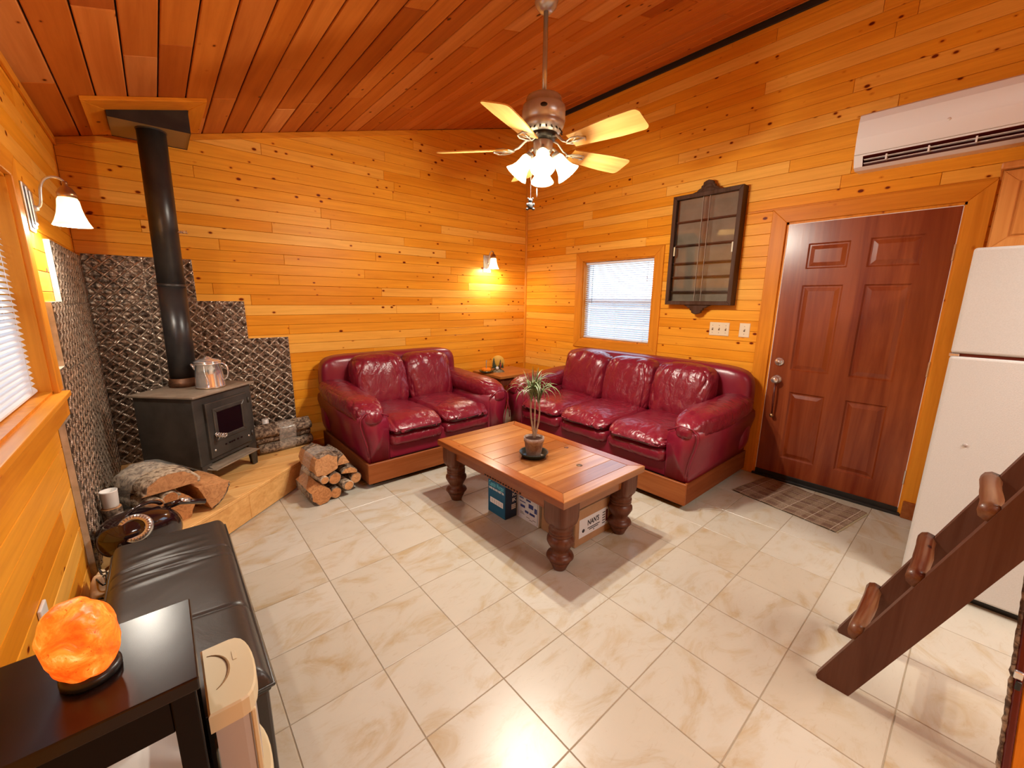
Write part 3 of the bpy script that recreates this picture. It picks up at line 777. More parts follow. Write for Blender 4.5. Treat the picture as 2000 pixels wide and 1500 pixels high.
for i in range(78):
    h = heads[i % 3]; kk = random.choice((0, 1, 1, 2, 2, 3, 3, 4)); o = kinds[kk]
    if used[kk]: o = o.copy(); COL.objects.link(o)
    used[kk] = True
    o.location = (h[0]+random.uniform(-.006, .006), h[1]+random.uniform(-.006, .006), h[2]+random.uniform(-.03, .04))
    o.rotation_euler = (random.uniform(-.15, .15), random.uniform(-.30, .15), random.uniform(0, 2*pi)); s_ = random.uniform(.62, .95); o.scale = (s_, s_, s_)

# ================================================================== CEILING FAN
FX, FY = -2.017, -2.320
mz = zc(FX)
t = thing('ceiling_fan', 'ceiling fan with five light wood blades and lit glass shades', 'ceiling fan', (FX, FY, 2.29))
P = lambda b, nm, mt, par=t: b.build(nm, mt, par)
B().lathe([(.001, mz-2.29-.055), (.03, mz-2.29-.06), (.055, mz-2.29-.035), (.068, mz-2.29+.004), (.068, mz-2.29+.02), (.001, mz-2.29+.02)], 32, cap=False).build('canopy', m_nickel, t)
B().tube([(0, 0, .24), (0, 0, mz-2.29-.03)], .0135, 16).build('downrod', m_nickel, t)
B().lathe([(.001, .285), (.03, .285), (.07, .282), (.096, .270), (.100, .258), (.100, .236), (.116, .228), (.121, .216), (.121, .150), (.113, .143), (.118, .136), (.110, .112), (.088, .085), (.001, .085)], 48, cap=False).build('motor_housing', m_nickel, t)
B().lathe([(.001, .087), (.082, .088), (.078, .070), (.060, .052), (.001, .05)], 40, cap=False).build('flywheel', m_black, t)
b = B()
for i in range(20):
    a = 2*pi*i/20; b.box((-.003, -.0045, -.014), (.003, .0045, .014), .001, 1, mat=xf((.1005*cos(a), .1005*sin(a), .099), 0, RAD(-35), a))
b.build('vent_slots', m_black, t)
B().lathe([(.001, .052), (.052, .052), (.056, .046), (.055, .0), (.048, -.012), (.040, -.018), (.001, -.018)], 36, cap=False).build('light_kit_hub', m_nickel, t)
# oval badge on the housing towards the camera
a0 = math.atan2(CAM.y-FY, CAM.x-FX)
b = B(); b.lathe([(.001, .003), (.016, .003), (.019, .0)], 20, cap=False, mat=Matrix.Translation((.120*cos(a0), .120*sin(a0), .19)) @ Matrix.Rotation(a0, 4, 'Z') @ Matrix.Rotation(pi/2, 4, 'Y') @ Matrix.Diagonal((.62, 1, 1, 1))); b.build('badge', m_black, t)
R_ = .61; zb_ = .0
first = None
for i in range(5):
    a = RAD(60+72*i)

    # blade iron: curved arm and an open leaf-shaped plate with veins
    b = B(); b.tube([(.062, 0, .066), (.10, 0, .058), (.14, 0, .022), (.175, 0, .008)], [.010, .009, .008, .007], 8, flat=.7)
    ol = [(.165, 0), (.19, .028), (.225, .046), (.262, .040), (.285, .0), (.262, -.040), (.225, -.046), (.19, -.028)]
    b.tube([(x_, y_, .004) for x_, y_ in ol+[ol[0], ol[1]]], .0045, 6, flat=1)
    b.tube([(.17, 0, .004), (.23, 0, .003), (.282, 0, .004)], .004, 6); b.tube([(.20, 0, .004), (.235, .025, .004), (.255, .038, .004)], .003, 6); b.tube([(.20, 0, .004), (.235, -.025, .004), (.255, -.038, .004)], .003, 6)

    mat = Matrix.Rotation(a, 4, 'Z')
    b.v = [tuple(mat @ Vector(v_)) for v_ in b.v]
    b.build('blade_iron', m_nickel, t)
    pl = [(.195, .050), (.32, .062), (.46, .074)]; rc = .030; xe, we = R_, .076
    for cxx, cyy, a0_ in ((xe-rc, we-rc, 90), (xe-rc, -(we-rc), 0)):
        for q_ in range(7):
            aa = RAD(a0_-15*q_); pl.append((cxx+rc*cos(aa), cyy+rc*sin(aa)))
    pl += [(.46, -.074), (.32, -.062), (.195, -.050)]
    bm = bmesh.new(); f_ = bm.faces.new([bm.verts.new((x_, y_, 0)) for x_, y_ in pl]); r_ = bmesh.ops.extrude_face_region(bm, geom=[f_])
    for g in r_['geom']:
        if isinstance(g, bmesh.types.BMVert): g.co.z = .006
    bmesh.ops.recalc_face_normals(bm, faces=bm.faces[:])
    o = B().bm(bm).build('blade', m_blade, t); 
    o.matrix_local = Matrix.Rotation(a, 4, 'Z') @ Matrix.Translation((0, 0, .008)) @ Matrix.Rotation(RAD(-16), 4, 'X')
# three bell shades on curved arms + their bulbs
bell = [(.024, .0), (.030, -.006), (.036, -.02), (.038, -.045), (.042, -.07), (.052, -.095), (.066, -.115), (.070, -.122)]
for i in range(4):
    a = RAD(225.5+90*i); ca, sa = cos(a), sin(a)
    base = Vector((.075*ca, .075*sa, -.028)); m_ = Matrix.Translation(base) @ Matrix.Rotation(a, 4, 'Z') @ Matrix.Rotation(RAD(-38), 4, 'Y')
    B().tube([(.04*ca, .04*sa, .01), (.06*ca, .06*sa, .01), (.078*ca, .078*sa, -.005), tuple(base)], .009, 8).build('lamp_arm', m_nickel, t)
    cp = B().lathe([(.001, .02), (.014, .02), (.026, .006), (.029, -.004), (.026, -.008), (.001, -.008)], 24, mat=m_, cap=False).build('shade_holder', m_nickel, t)
    b = B(); b.lathe(bell, 32, mat=m_, cap=False); b.lathe([(r_-.002, z_) for r_, z_ in bell], 32, mat=m_, cap=False)
    b.build('shade', m_shade2, t, fix=False)
    pos = Vector((FX, FY, 2.29)) + m_ @ Vector((0, 0, -.112))
    lamp('bulb_light', 'POINT', pos, P_FAN, WARM, shadow_soft_size=.03)
# pull chains and the bear weight
dv = Vector((cos(a0), sin(a0), 0)); sd = Vector((-sin(a0), cos(a0), 0))
p0 = dv*.05-sd*.062; p1 = dv*.05-sd*.034
p0 = dv*.045+Vector((-.050, .050, 0))*.9; p1 = dv*.05+Vector((-.02, .02, 0))
B().tube([p0+Vector((0, 0, -.005)), p0+Vector((0, 0, -.262))], .0016, 6).build('pull_chain', m_steel, t)
B().tube([p1+Vector((0, 0, -.005)), p1+Vector((0, 0, -.235))], .0016, 6).build('pull_chain', m_steel, t)
B().tube([p1+Vector((0, 0, -.21)), p1+Vector((0, 0, -.255))], .003, 6).build('chain_pendant', m_steel, t)
q = p0+Vector((0, 0, -.30)); b = B()
b.pillow(q+Vector((0, 0, .0)), (.017, .014, .020), 2.2, 8); b.pillow(q+Vector((0, 0, .028)), (.013, .012, .012), 2.2, 8)
for s_ in (-1, 1):
    b.pillow(q+Vector((s_*.009, -s_*.009, .039)), (.005, .005, .005), 2, 5); b.pillow(q+Vector((s_*.012, -s_*.012, -.018)), (.009, .009, .007), 2, 6); b.pillow(q+Vector((s_*.013, -s_*.013, .006)), (.006, .006, .009), 2, 6)
b.pillow(q+dv*.012+Vector((0, 0, .026)), (.006, .006, .005), 2, 5)
b.build('bear_weight', m_flue, t)

# ================================================================== SCONCES
def sconce(label, loc, rz):
    t = thing('wall_sconce', label, 'wall lamp', loc, rz, 'lit wall sconces')
    # local: wall plane at y=0, room towards -y
    b = B(); b.box((-.055, -.008, -.10), (.055, 0, .10), .003, 1); b.box((-.040, -.016, -.085), (.040, -.008, .085), .004, 1); b.box((-.026, -.022, -.07), (.026, -.016, .07), .003, 1)
    b.build('wall_plate', m_nickel, t)
    B().tube(bez((0, -.02, .0), (0, -.05, .0), (0, -.045, .04), (0, -.05, .07), 6)[:-1]+bez((0, -.05, .07), (0, -.055, .15), (0, -.11, .155), (0, -.13, .125), 12), .0055, 10).build('arm', m_nickel, t)
    B().lathe([(.001, -.012), (.012, -.010), (.013, 0), (.009, .01), (.001, .012)], 16, cap=False, mat=xf((0, -.026, 0), pi/2)).build('knob', m_nickel, t)
    m_ = Matrix.Translation((0, -.13, .06))
    B().lathe([(.001, .072), (.008, .070), (.011, .062), (.009, .052), (.022, .040), (.031, .022), (.034, .018), (.034, .0), (.001, .0)], 24, cap=False, mat=m_).build('shade_holder', m_bronze, t)
    pr = [(.031, .0), (.037, -.012), (.040, -.04), (.046, -.07), (.056, -.10), (.067, -.122)]
    b = B(); b.lathe(pr, 32, cap=False, mat=m_); b.lathe([(r_-.002, z_) for r_, z_ in pr], 32, cap=False, mat=m_); b.build('shade', m_shade, t, fix=False)
    bpy.context.view_layer.update()
    lamp('bulb_light', 'POINT', t.matrix_world @ Vector((0, -.13, -.045)), P_SCONCE, WARM, shadow_soft_size=.03)
    return t
sconce('nickel wall lamp with lit bell shade on the back wall near the corner', (-.655, -.001, 1.89), 0)
sconce('nickel wall lamp with lit bell shade beside the left window', (-W+.001, -1.315, 1.83), pi/2)
# ================================================================== RIGHT WALL THINGS
# empty display case: y -2.675..-2.082, z 1.435..2.395
t = thing('display_case', 'empty dark wooden wall display case with five shelves and sliding glass', 'display case', (0, -2.378, 1.91))
y0, y1, z0, z1, dp = -2.678, -2.080, 1.433, 2.392, .100
Pw = lambda b, nm, mt: b.build(nm, mt, t, world=True)
Pw(B().prism(rect(y0+.01, z0+.01, y1-.01, z1-.01), mp_right, .001, .010), 'back_panel', m_shadow_in)
for pl in (rect(y0, z0, y0+.016, z1), rect(y1-.016, z0, y1, z1)): Pw(B().prism(pl, mp_right, .001, dp-.012, .002), 'side', m_shadow)
for pl in (rect(y0+.016, z0, y1-.016, z0+.016), rect(y0+.016, z1-.016, y1-.016, z1)): Pw(B().prism(pl, mp_right, .001, dp-.012, .002), 'side', m_shadow)
A = rect(y0, z0, y1, z1); I_ = inset(A, .034)
for i in range(4):
    j = (i+1) % 4; Pw(B().prism([A[i], A[j], I_[j], I_[i]], mp_right, dp-.012, dp, .003), 'front_frame', m_shadow)
for zz_ in (2.170, 1.965, 1.808, 1.685, 1.552): Pw(B().prism(rect(y0+.016, zz_-.006, y1-.016, zz_+.006), mp_right, .010, .062, .001), 'shelf', m_shadow)
ym = (y0+y1)/2
Pw(B().prism(rect(ym-.03, z0+.03, y1-.03, z1-.03), mp_right, .072, .075), 'glass_door', m_sbglass)
Pw(B().prism(rect(y0+.03, z0+.03, ym+.03, z1-.03), mp_right, .079, .082), 'glass_door', m_sbglass)
m_strip = plain('frosted_strip', (.36, .31, .25, 1), .3)
for yy in (ym-.03, ym+.028): Pw(B().prism(rect(yy, z0+.034, yy+.003, z1-.034), mp_right, .071, .0825), 'glass_edge', m_strip)
for yy in (y0+.036, y1-.050): Pw(B().prism(rect(yy, 1.875, yy+.014, 1.955), mp_right, .082, .086, .001), 'finger_pull', m_cream)
crest = [(-.17, 0), (-.13, .012), (-.105, .030), (-.082, .034), (-.078, .052), (-.060, .058), (-.056, .078), (-.030, .088), (0, .094), (.030, .088), (.056, .078), (.060, .058), (.078, .052), (.082, .034), (.105, .030), (.13, .012), (.17, 0)]
Pw(B().prism([(ym+u_*.75, z1+v_) for u_, v_ in crest], mp_right, .055, .085, .005), 'crest', m_shadow)
for k_ in (.3, .6):
    Pw(B().tube([mp_right(ym+u_*.75*(1-k_*.4), z1+v_*k_+.004, .086) for u_, v_ in crest], .004, 6), 'crest_carving', m_shadow)
Pw(B().prism([(ym+u_*.75, z0-v_*.9) for u_, v_ in crest], mp_right, .055, .085, .005), 'bottom_crest', m_shadow)
# switches
def plate(label, y0, y1, z0, z1, n_):
    t = thing('switch_plate', label, 'light switch', (0, (y0+y1)/2, (z0+z1)/2))
    B().prism(rect(y0, z0, y1, z1), mp_right, .0005, .007, .004).build('cover', m_almond, t, world=True)
    for i in range(n_):
        c_ = y0+(y1-y0)*(i+.5)/n_ if n_ > 1 else (y0+y1)/2
        B().prism(rect(c_-.006, (z0+z1)/2-.012, c_+.006, (z0+z1)/2+.012), mp_right, .0066, .0078).build('switch_slot', m_brownslot, t, world=True)
        B().box((-.020, c_-.004, (z0+z1)/2+.001), (-.006, c_+.004, (z0+z1)/2+.011), .001, 1).build('toggle', m_almond, t, world=True)
        for s_ in (-1, 1):
            B().lathe([(.001, 0), (.003, 0), (.003, .001), (.001, .001)], 8, cap=False, mat=Matrix.Translation((-.0068, c_, (z0+z1)/2+s_*.032)) @ Matrix.Rotation(-pi/2, 4, 'Y')).build('screw', m_brownslot, t, world=True)
m_almond = plain('almond_plastic', (.78, .66, .46, 1), .4); m_brownslot = plain('brown_slot', (.18, .10, .05, 1), .6)
plate('almond wall plate with three switches between display case and door', -2.655, -2.485, 1.165, 1.283, 3)
plate('small almond wall plate with one switch nearest the door frame', -2.822, -2.738, 1.165, 1.285, 1)
# air conditioner
t = thing('air_conditioner', 'white split air conditioner high on the wall above the door', 'air conditioner', (0, -3.85, 2.34))
ya, yb = -4.30, -3.385
prof_ = [(.0, 2.335), (.13, 2.325), (.175, 2.338), (.205, 2.395), (.212, 2.41), (.220, 2.50), (.218, 2.60), (.205, 2.640), (.185, 2.652), (.0, 2.655)]
b = B(); vs = [(-d_, ya, z_) for d_, z_ in prof_]+[(-d_, yb, z_) for d_, z_ in prof_]; n_ = len(prof_)
fs = [(i, (i+1) % n_, n_+(i+1) % n_, n_+i) for i in range(n_) if i not in (2,)]+[tuple(range(n_)), tuple(reversed(range(n_, 2*n_)))]
b.add(vs, fs); Pw = lambda b, nm, mt: b.build(nm, mt, t, world=True)
o = Pw(b, 'casing', m_ac)
# vent recess: end cheeks, dark throat, louvres
for a_, c_ in ((ya, ya+.045), (yb-.045, yb)):
    Pw(B().add([(-.175, a_, 2.338), (-.205, a_, 2.395), (-.205, c_, 2.395), (-.175, c_, 2.338)], [(0, 1, 2, 3)]), 'vent_cheek', m_ac)
Pw(B().add([(-.176, ya+.045, 2.340), (-.13, ya+.045, 2.375), (-.204, ya+.045, 2.394), (-.176, yb-.045, 2.340), (-.13, yb-.045, 2.375), (-.204, yb-.045, 2.394)], [(0, 1, 4, 3), (1, 2, 5, 4), (0, 2, 1), (3, 4, 5)]), 'air_outlet', m_vent)
for k_ in (.30, .66):
    px, pz = .175+(.205-.175)*k_, 2.338+(.395-.338)*k_
    Pw(B().box((-px-.001, ya+.05, pz-.0015), (-px+.03, yb-.05, pz+.0015)), 'louvre', m_ac)
for i in range(4):
    yy = yb-.16-.19*i
    Pw(B().box((-.196, yy-.004, 2.352), (-.16, yy+.004, 2.386)), 'louvre_clip', m_ac)
Pw(B().box((-.2135, ya, 2.404), (-.205, yb, 2.4065)), 'panel_seam', m_strip)
Pw(B().lathe([(.001, 0), (.009, 0), (.009, .0012), (.001, .0012)], 14, cap=False, mat=Matrix.Translation((-.2205, -3.80, 2.50)) @ Matrix.Rotation(-pi/2, 4, 'Y')), 'badge', m_white)
# fridge
t = thing('refrigerator', 'white top-freezer fridge standing right of the front door', 'refrigerator', (-.5, -4.42, 0))
Pw = lambda b, nm, mt: b.build(nm, mt, t, world=True)
fx = -.945; fy1, fy0 = -4.037, -4.78
Pw(B().box((fx+.075, fy0, .02), (-.12, fy1-.004, 1.705), .006, 2), 'cabinet', m_fridge)
Pw(B().box((fx, fy0, 1.232), (fx+.065, fy1, 1.712), .012, 3), 'freezer_door', m_fridge)
Pw(B().box((fx, fy0, .045), (fx+.065, fy1, 1.218), .012, 3), 'fridge_door', m_fridge)
Pw(B().box((fx+.012, fy0+.01, 1.214), (fx+.07, fy1-.008, 1.236)), 'door_gap', m_vent)
Pw(B().box((fx+.064, fy0+.01, .05), (fx+.076, fy1-.008, 1.70)), 'door_gasket', m_creamgrey)
Pw(B().box((fx+.05, fy0+.01, .0), (fx+.09, fy1-.01, .042)), 'toe_grille', m_black)
Pw(B().box((fx+.004, fy1-.03, 1.217), (fx+.05, fy1+.004, 1.231), .002, 1), 'hinge', m_steel)
Pw(B().lathe([(.001, 0), (.008, 0), (.008, .004), (.001, .004)], 12, cap=False, mat=Matrix.Translation((fx, -4.155, .80)) @ Matrix.Rotation(-pi/2, 4, 'Y')), 'scuff_mark', m_creamgrey)
for a_, c_ in ((1.27, 1.60), (.75, 1.18)):
    Pw(B().tube([(fx, fy0+.05, a_), (fx-.045, fy0+.05, a_+.02), (fx-.045, fy0+.05, c_-.02), (fx, fy0+.05, c_)], .012, 10), 'door_handle', m_white)
# wall cabinet above the fridge
t = thing('wall_cabinet', 'honey wood wall cabinet above the fridge', 'cabinet', (-.15, -4.45, 1.73))
Pw = lambda b, nm, mt: b.build(nm, mt, t, world=True)
cx1 = -.30
Pw(B().box((cx1+.02, -4.90, 1.745), (-.001, -4.058, 2.165), .003, 1), 'carcass', m_cab)
ya, yb = -4.46, -4.063
A = rect(ya, 1.755, yb, 2.155); I_ = inset(A, .060); mpc = lambda u, v, d: Vector((cx1+.02-d, u, v))
for i in range(4):
    j = (i+1) % 4; Pw(B().prism([A[i], A[j], I_[j], I_[i]], mpc, 0, .020, .003), 'door_rail', m_cab)
Pw(B().prism(inset(A, .058), mpc, 0, .010), 'door_panel_back', m_cab); Pw(B().prism(inset(A, .066), mpc, .010, .019, .009), 'door_panel', m_cab)
Pw(B().box((cx1-.03, -4.92, 2.160), (-.001, -4.045, 2.195), .008, 2), 'crown', m_cab)

# ================================================================== STOVE CORNER
PH = .20
pl = [(-W, 0), (-2.90, 0), (-2.90, -.60), (-W, -1.735)]
t = thing('hearth_platform', 'low pine platform across the corner under the wood stove', 'platform', (-3.55, -.7, 0))
Pw = lambda b, nm, mt: b.build(nm, mt, t, world=True)
mpz = lambda u, v, d: Vector((u, v, d))
Pw(B().prism([(-W+.002, -.03), (-2.93, -.03), (-2.93, -.58), (-W+.002, -1.68)], mpz, .002, PH-.022), 'frame', m_back)
# top boards run along x, clipped by the slanting front
ys = [-.001-.145*i for i in range(13)]
for a, b_ in zip(ys, ys[1:]):
    q_ = rect(-W+.001, b_+.0006, -2.905, a-.0006); q_ = [( -u_, v_) for u_, v_ in q_]
    f_ = lambda uu: .0
    # keep points above the front line y >= -.60 + (x+2.90)*.892
    q2 = []
    q_ = [(-u_, v_) for u_, v_ in q_]
    ins = lambda p: p[1]-(-.585+(p[0]+2.90)*.892)
    for i in range(len(q_)):
        a2, b2 = q_[i], q_[(i+1) % len(q_)]; da, db = ins(a2), ins(b2)
        if da >= 0: q2.append(a2)
        if da*db < 0: k_ = da/(da-db); q2.append((a2[0]+(b2[0]-a2[0])*k_, a2[1]+(b2[1]-a2[1])*k_))
    if len(q2) > 2 and area(q2) > 1e-4: Pw(B().prism(q2, mpz, PH-.021, PH, .002), 'deck_board', m_plat_x)
dirv = Vector((-W+2.90, -1.735+.60, 0)); L_ = dirv.length; dirv.normalize(); nv_ = Vector((dirv.y, -dirv.x, 0)); nv_ = nv_ if nv_.y < 0 else -nv_
def mpf(u, v, d): return Vector((-2.90, -.60, 0))+dirv*u+nv_*d+Vector((0, 0, v))
Pw(B().prism(rect(0, .004, L_*.46, PH-.024), mpf, -.02, .0, .003), 'fascia_board', m_plat_x)
Pw(B().prism(rect(L_*.46+.001, .004, L_, PH-.024), mpf, -.02, .0, .003), 'fascia_board', m_plat_x)
Pw(B().prism(rect(0, PH-.023, L_, PH-.001), mpf, -.02, .004, .003), 'nosing', m_plat_x)
Pw(B().prism(rect(-.60, .004, 0, PH), lambda u, v, d: Vector((-2.90+d, u, v)), -.018, .0, .002), 'side_board', m_plat_x)
# pressed tin backsplash (two walls), tile by tile
def tin_tile(mp, u0, v0, u1, v1, par):
    nu = max(4, int((u1-u0)/.0066)); nv = max(4, int((v1-v0)/.0066)); b = B()
    def hh(u, v):
        a = u/.088+v/.080; c_ = u/.088-v/.080
        ra = abs(a-round(a)); rc = abs(c_-round(c_))
        h1 = max(0, 1-rc/.10); h2 = max(0, 1-ra/.13)*(.8 if rc > .16 else .3)
        return min(1, max(h1, h2)*1.7)
    vs = []; H = []
    for j in range(nv+1):
        for i in range(nu+1):
            u = u0+(u1-u0)*i/nu; v = v0+(v1-v0)*j/nv; h_ = hh(u, v)
            dome = .0018*math.cos((u/.088+v/.080)*2*pi)*math.cos((u/.088-v/.08)*2*pi)
            edge = min(i, nu-i, j, nv-j) == 0
            vs.append(mp(u, v, .024+(0 if edge else .0045*h_+dome))); H.append(h_)
    fa, fb = [], []
    for j in range(nv):
        for i in range(nu):
            k_ = j*(nu+1)+i; f_ = (k_, k_+1, k_+nu+2, k_+nu+1)
            (fa if H[k_]+H[k_+nu+2]+H[k_+1]+H[k_+nu+1] < 1.6 else fb).append(f_)
    b.v = [tuple(q_) for q_ in vs]; b.f = fa+fb; b.m = [0]*len(fa)+[1]*len(fb); b.sm = [False]*len(b.f)
    b.build('tin_tile', (m_tin, m_tinrib), par, world=True)
def tin_column(mp, u0, u1, top, bot, par, wd=.3133):
    us = [u0]; s_ = 1 if u1 > u0 else -1
    while abs(u1-us[-1]) > wd+.02: us.append(us[-1]+s_*wd)
    us.append(u1)
    for a, b_ in zip(us, us[1:]):
        z = top
        while z > bot+.01:
            z2 = max(z-.3133, bot)
            tin_tile(mp, min(a, b_)+.0008, z2+.0008, max(a, b_)-.0008, z-.0008, par); z = z2
t = thing('tin_backsplash', 'pressed tin backsplash stepping down the back wall behind the stove', 'backsplash', (-3.55, 0, PH))
for a_, c_, tp in ((-W+.026, -3.5455, 1.738), (-3.5455, -3.232, 1.4245), (-3.232, -2.925, 1.111)):
    tin_column(mp_back, a_, c_, tp, PH, t)
    B().prism(rect(a_, PH, c_, tp), mp_back, .001, .0225).build('backer_board', m_tinedge, t, world=True)
t = thing('tin_backsplash', 'pressed tin backsplash with white board edge on the left wall by the window', 'backsplash', (-W, -.8, 0))
for a_, c_, tp, bt in ((0, -1.10, 1.722, PH), (-1.10, -1.385, 1.427, PH), (-1.385, -1.505, 1.138, PH), (-1.505, -1.66, .925, .0)):
    tin_column(mp_left, a_, c_, tp, bt, t)
    B().prism(rect(c_, bt, a_, tp), mp_left, .001, .0225).build('backer_board', m_tinedge, t, world=True)

# wood stove: local x along the door front, y back, origin at front centre on the platform
A0 = Vector((-3.700, -.965, PH)); ang = RAD(44.5)
t = thing('wood_stove', 'black iron wood stove with glass door on the corner platform', 'stove', A0, ang)
sw, sd, sh = .535, .43, .64
B().box((.012, .015, .165), (sw-.012, sd-.01, sh-.012), .006, 2).build('firebox', m_iron, t)
B().box((-.004, -.010, sh-.014), (sw+.004, sd+.012, sh), .003, 2).build('top_plate', m_stovetop, t)
leg = None
for i, (lx, ly, sx_, sy_) in enumerate(((.012, .015, 1, 1), (sw-.012, .015, -1, 1), (.012, sd-.01, 1, -1), (sw-.012, sd-.01, -1, -1))):
    b = B()
    b.add([(0, 0, .168), (.085, 0, .168), (.055, 0, 0), (.012, 0, 0), (0, .008, .168), (.085, .008, .168), (.055, .008, 0), (.012, .008, 0)], [(0, 1, 2, 3), (7, 6, 5, 4), (0, 4, 5, 1), (1, 5, 6, 2), (2, 6, 7, 3), (3, 7, 4, 0)])
    b.add([(0, 0, .168), (0, .085, .168), (.012, .055, 0), (.012, .0, 0), (.008, 0, .168), (.008, .085, .168), (.020, .055, 0), (.020, 0, 0)], [(3, 2, 1, 0), (4, 5, 6, 7), (1, 5, 4, 0), (2, 6, 5, 1), (3, 7, 6, 2), (0, 4, 7, 3)])
    b.v = [(lx+sx_*q_[0], ly+sy_*q_[1], q_[2]) for q_ in b.v]; b.build('leg', m_iron, t)
d0, d1, e0, e1 = .085, .455, .20, .575
df = lambda u, v, d: Vector((u, .015-d, v))
dr = B(); dr.prism(rect(d0, e0, d1, e1), df, 0, .022, .006); dr.build('stove_door', m_iron, t)
A = rect(d0+.045, e0+.105, d1-.045, e1-.045); O_ = inset(rect(d0+.016, e0+.016, d1-.016, e1-.016), 0)
I_ = inset(A, .028)
for i in range(4):
    j = (i+1) % 4; B().prism([A[i], A[j], I_[j], I_[i]], df, .020, .030, .004).build('window_surround', m_iron, t)
B().prism(inset(A, .026), df, .018, .023).build('door_glass', plain('sooty_glass', (.008, .004, .006, 1), .06, 0, .2), t)
b = B()
for uu in (-.07, -.035, -.015, .005, .04, .075): b.box(((d0+d1)/2+uu, -.012, e0+.058), ((d0+d1)/2+uu+.012, -.005, e0+.068))
b.build('air_slots', m_gloss, t)
for uu in (d0+.03, d1-.03):
    B().lathe([(.001, .006), (.007, .004), (.008, 0)], 10, cap=False, mat=Matrix.Translation((uu, -.007, e0+.05)) @ Matrix.Rotation(pi/2, 4, 'X')).build('bolt', m_steel, t)
pts = [Vector((d0+.045+.014*math.cos(k_*1.3), -.012-.0035*k_, e0+.155+.014*math.sin(k_*1.3))) for k_ in range(22)]
B().tube([(d0+.045, .0, e0+.155), (d0+.045, -.03, e0+.155)], .007, 8).build('handle_pin', m_steel, t); B().tube(pts, .0035, 6).build('spring_handle', m_chrome, t)
for zz_ in (e0+.06, e1-.06): B().tube([(d1+.008, -.005, zz_-.02), (d1+.008, -.005, zz_+.02)], .008, 8).build('hinge', m_iron, t)
B().add([(.07, .02, .150), (.44, .02, .150), (.44, .26, .150), (.07, .26, .150), (.05, -.05, .135), (.46, -.05, .135)], [(0, 1, 2, 3), (4, 5, 1, 0)]).build('ash_shelf', m_stovetop, t, fix=False)
B().box((.05, -.055, .131), (.46, .10, .139), .002, 1).build('ash_lip', m_stovetop, t)
# flue pipe with collar, seam and damper
pb, pt = Vector((-3.712, -.492, PH+.64)), Vector((-3.683, -.470, 2.49))
t = thing('flue_pipe', 'black stove pipe rising from the stove to the ceiling box', 'stove pipe', pb)
ax = (pt-pb)
def pr(z): return ax*z
B().tube([pr(0), pr(.42)], .077, 40).build('lower_pipe', m_flue, t); B().tube([pr(.419), pr(1.002)], .0745, 40).build('upper_pipe', m_flue, t)
B().tube([pr(.412), pr(.424)], .0785, 40).build('seam_ring', m_flue, t)
B().lathe([(.080, 0), (.088, .001), (.088, .035), (.084, .038), (.084, .060), (.078, .062)], 40, cap=False).build('collar', mottled('rusty_collar', (.07, .03, .015, 1), (.22, .10, .045, 1), 20, .5, .5), t)
c_ = pr(.63); dvv = Vector((.72, -.30, 0)).normalized()
B().tube([c_-dvv*.08, c_+dvv*.10], .004, 8).build('damper_rod', m_steel, t)
pts = [c_+dvv*(.082+.0022*k_)+Vector((0, 0, .009*math.cos(k_*1.4)))+dvv.cross(Vector((0, 0, 1)))*.009*math.sin(k_*1.4) for k_ in range(22)]
B().tube(pts, .0025, 6).build('damper_handle', m_chrome, t)
# ceiling support box and its mitred frame
t = thing('flue_box', 'black metal ceiling box around the top of the stove pipe', 'flue box', (-3.685, -.40, 2.49))
bx0, bx1, by0, by1, bz = -3.878, -3.490, -.592, -.20, 2.482
b = B(); c8 = [(bx0, by0), (bx1, by0), (bx1, by1), (bx0, by1)]
vs = [(x_, y_, bz) for x_, y_ in c8]+[(x_, y_, zc(x_)+.01) for x_, y_ in c8]
b.add(vs, [(0, 1, 5, 4), (1, 2, 6, 5), (2, 3, 7, 6), (3, 0, 4, 7), (4, 5, 6, 7)]); b.build('box_shell', m_flue, t, world=True, fix=False)
b = B(); hole = [(pt.x+.077*cos(a), pt.y+.077*sin(a)) for a in [2*pi*i/32 for i in range(32)]]
bm = bmesh.new(); ov = [bm.verts.new((x_, y_, bz+.004)) for x_, y_ in c8]; hv = [bm.verts.new((x_, y_, bz+.004)) for x_, y_ in hole]
es = [bm.edges.new((ov[i], ov[(i+1) % 4])) for i in range(4)]+[bm.edges.new((hv[i], hv[(i+1) % 32])) for i in range(32)]
bmesh.ops.triangle_fill(bm, edges=es, use_beauty=True)
B().bm(bm).build('bottom_plate', plain('box_underside_lit', (.30, .22, .10, 1), .5), t, world=True, fix=False)  # tan puts the light reflected on the box underside into the colour
B().tube([pt-Vector((0, 0, .012)), pt+Vector((0, 0, .02))], .0785, 40).build('pipe_sleeve', m_flue, t, world=True)
st = struct('trim_7'); A = [(-3.972, -.750), (-3.400, -.750), (-3.400, -.10), (-3.972, -.10)]
I_ = [(bx0-.002, by0-.002), (bx1+.002, by0-.002), (bx1+.002, by1+.002), (bx0-.002, by1+.002)]
for i in range(4):
    j = (i+1) % 4; B().prism([A[i], A[j], I_[j], I_[i]], mp_ceil, .0015, .022, .003).build('frame_board', m_trim_y if i in (1, 3) else m_trim_x, st)
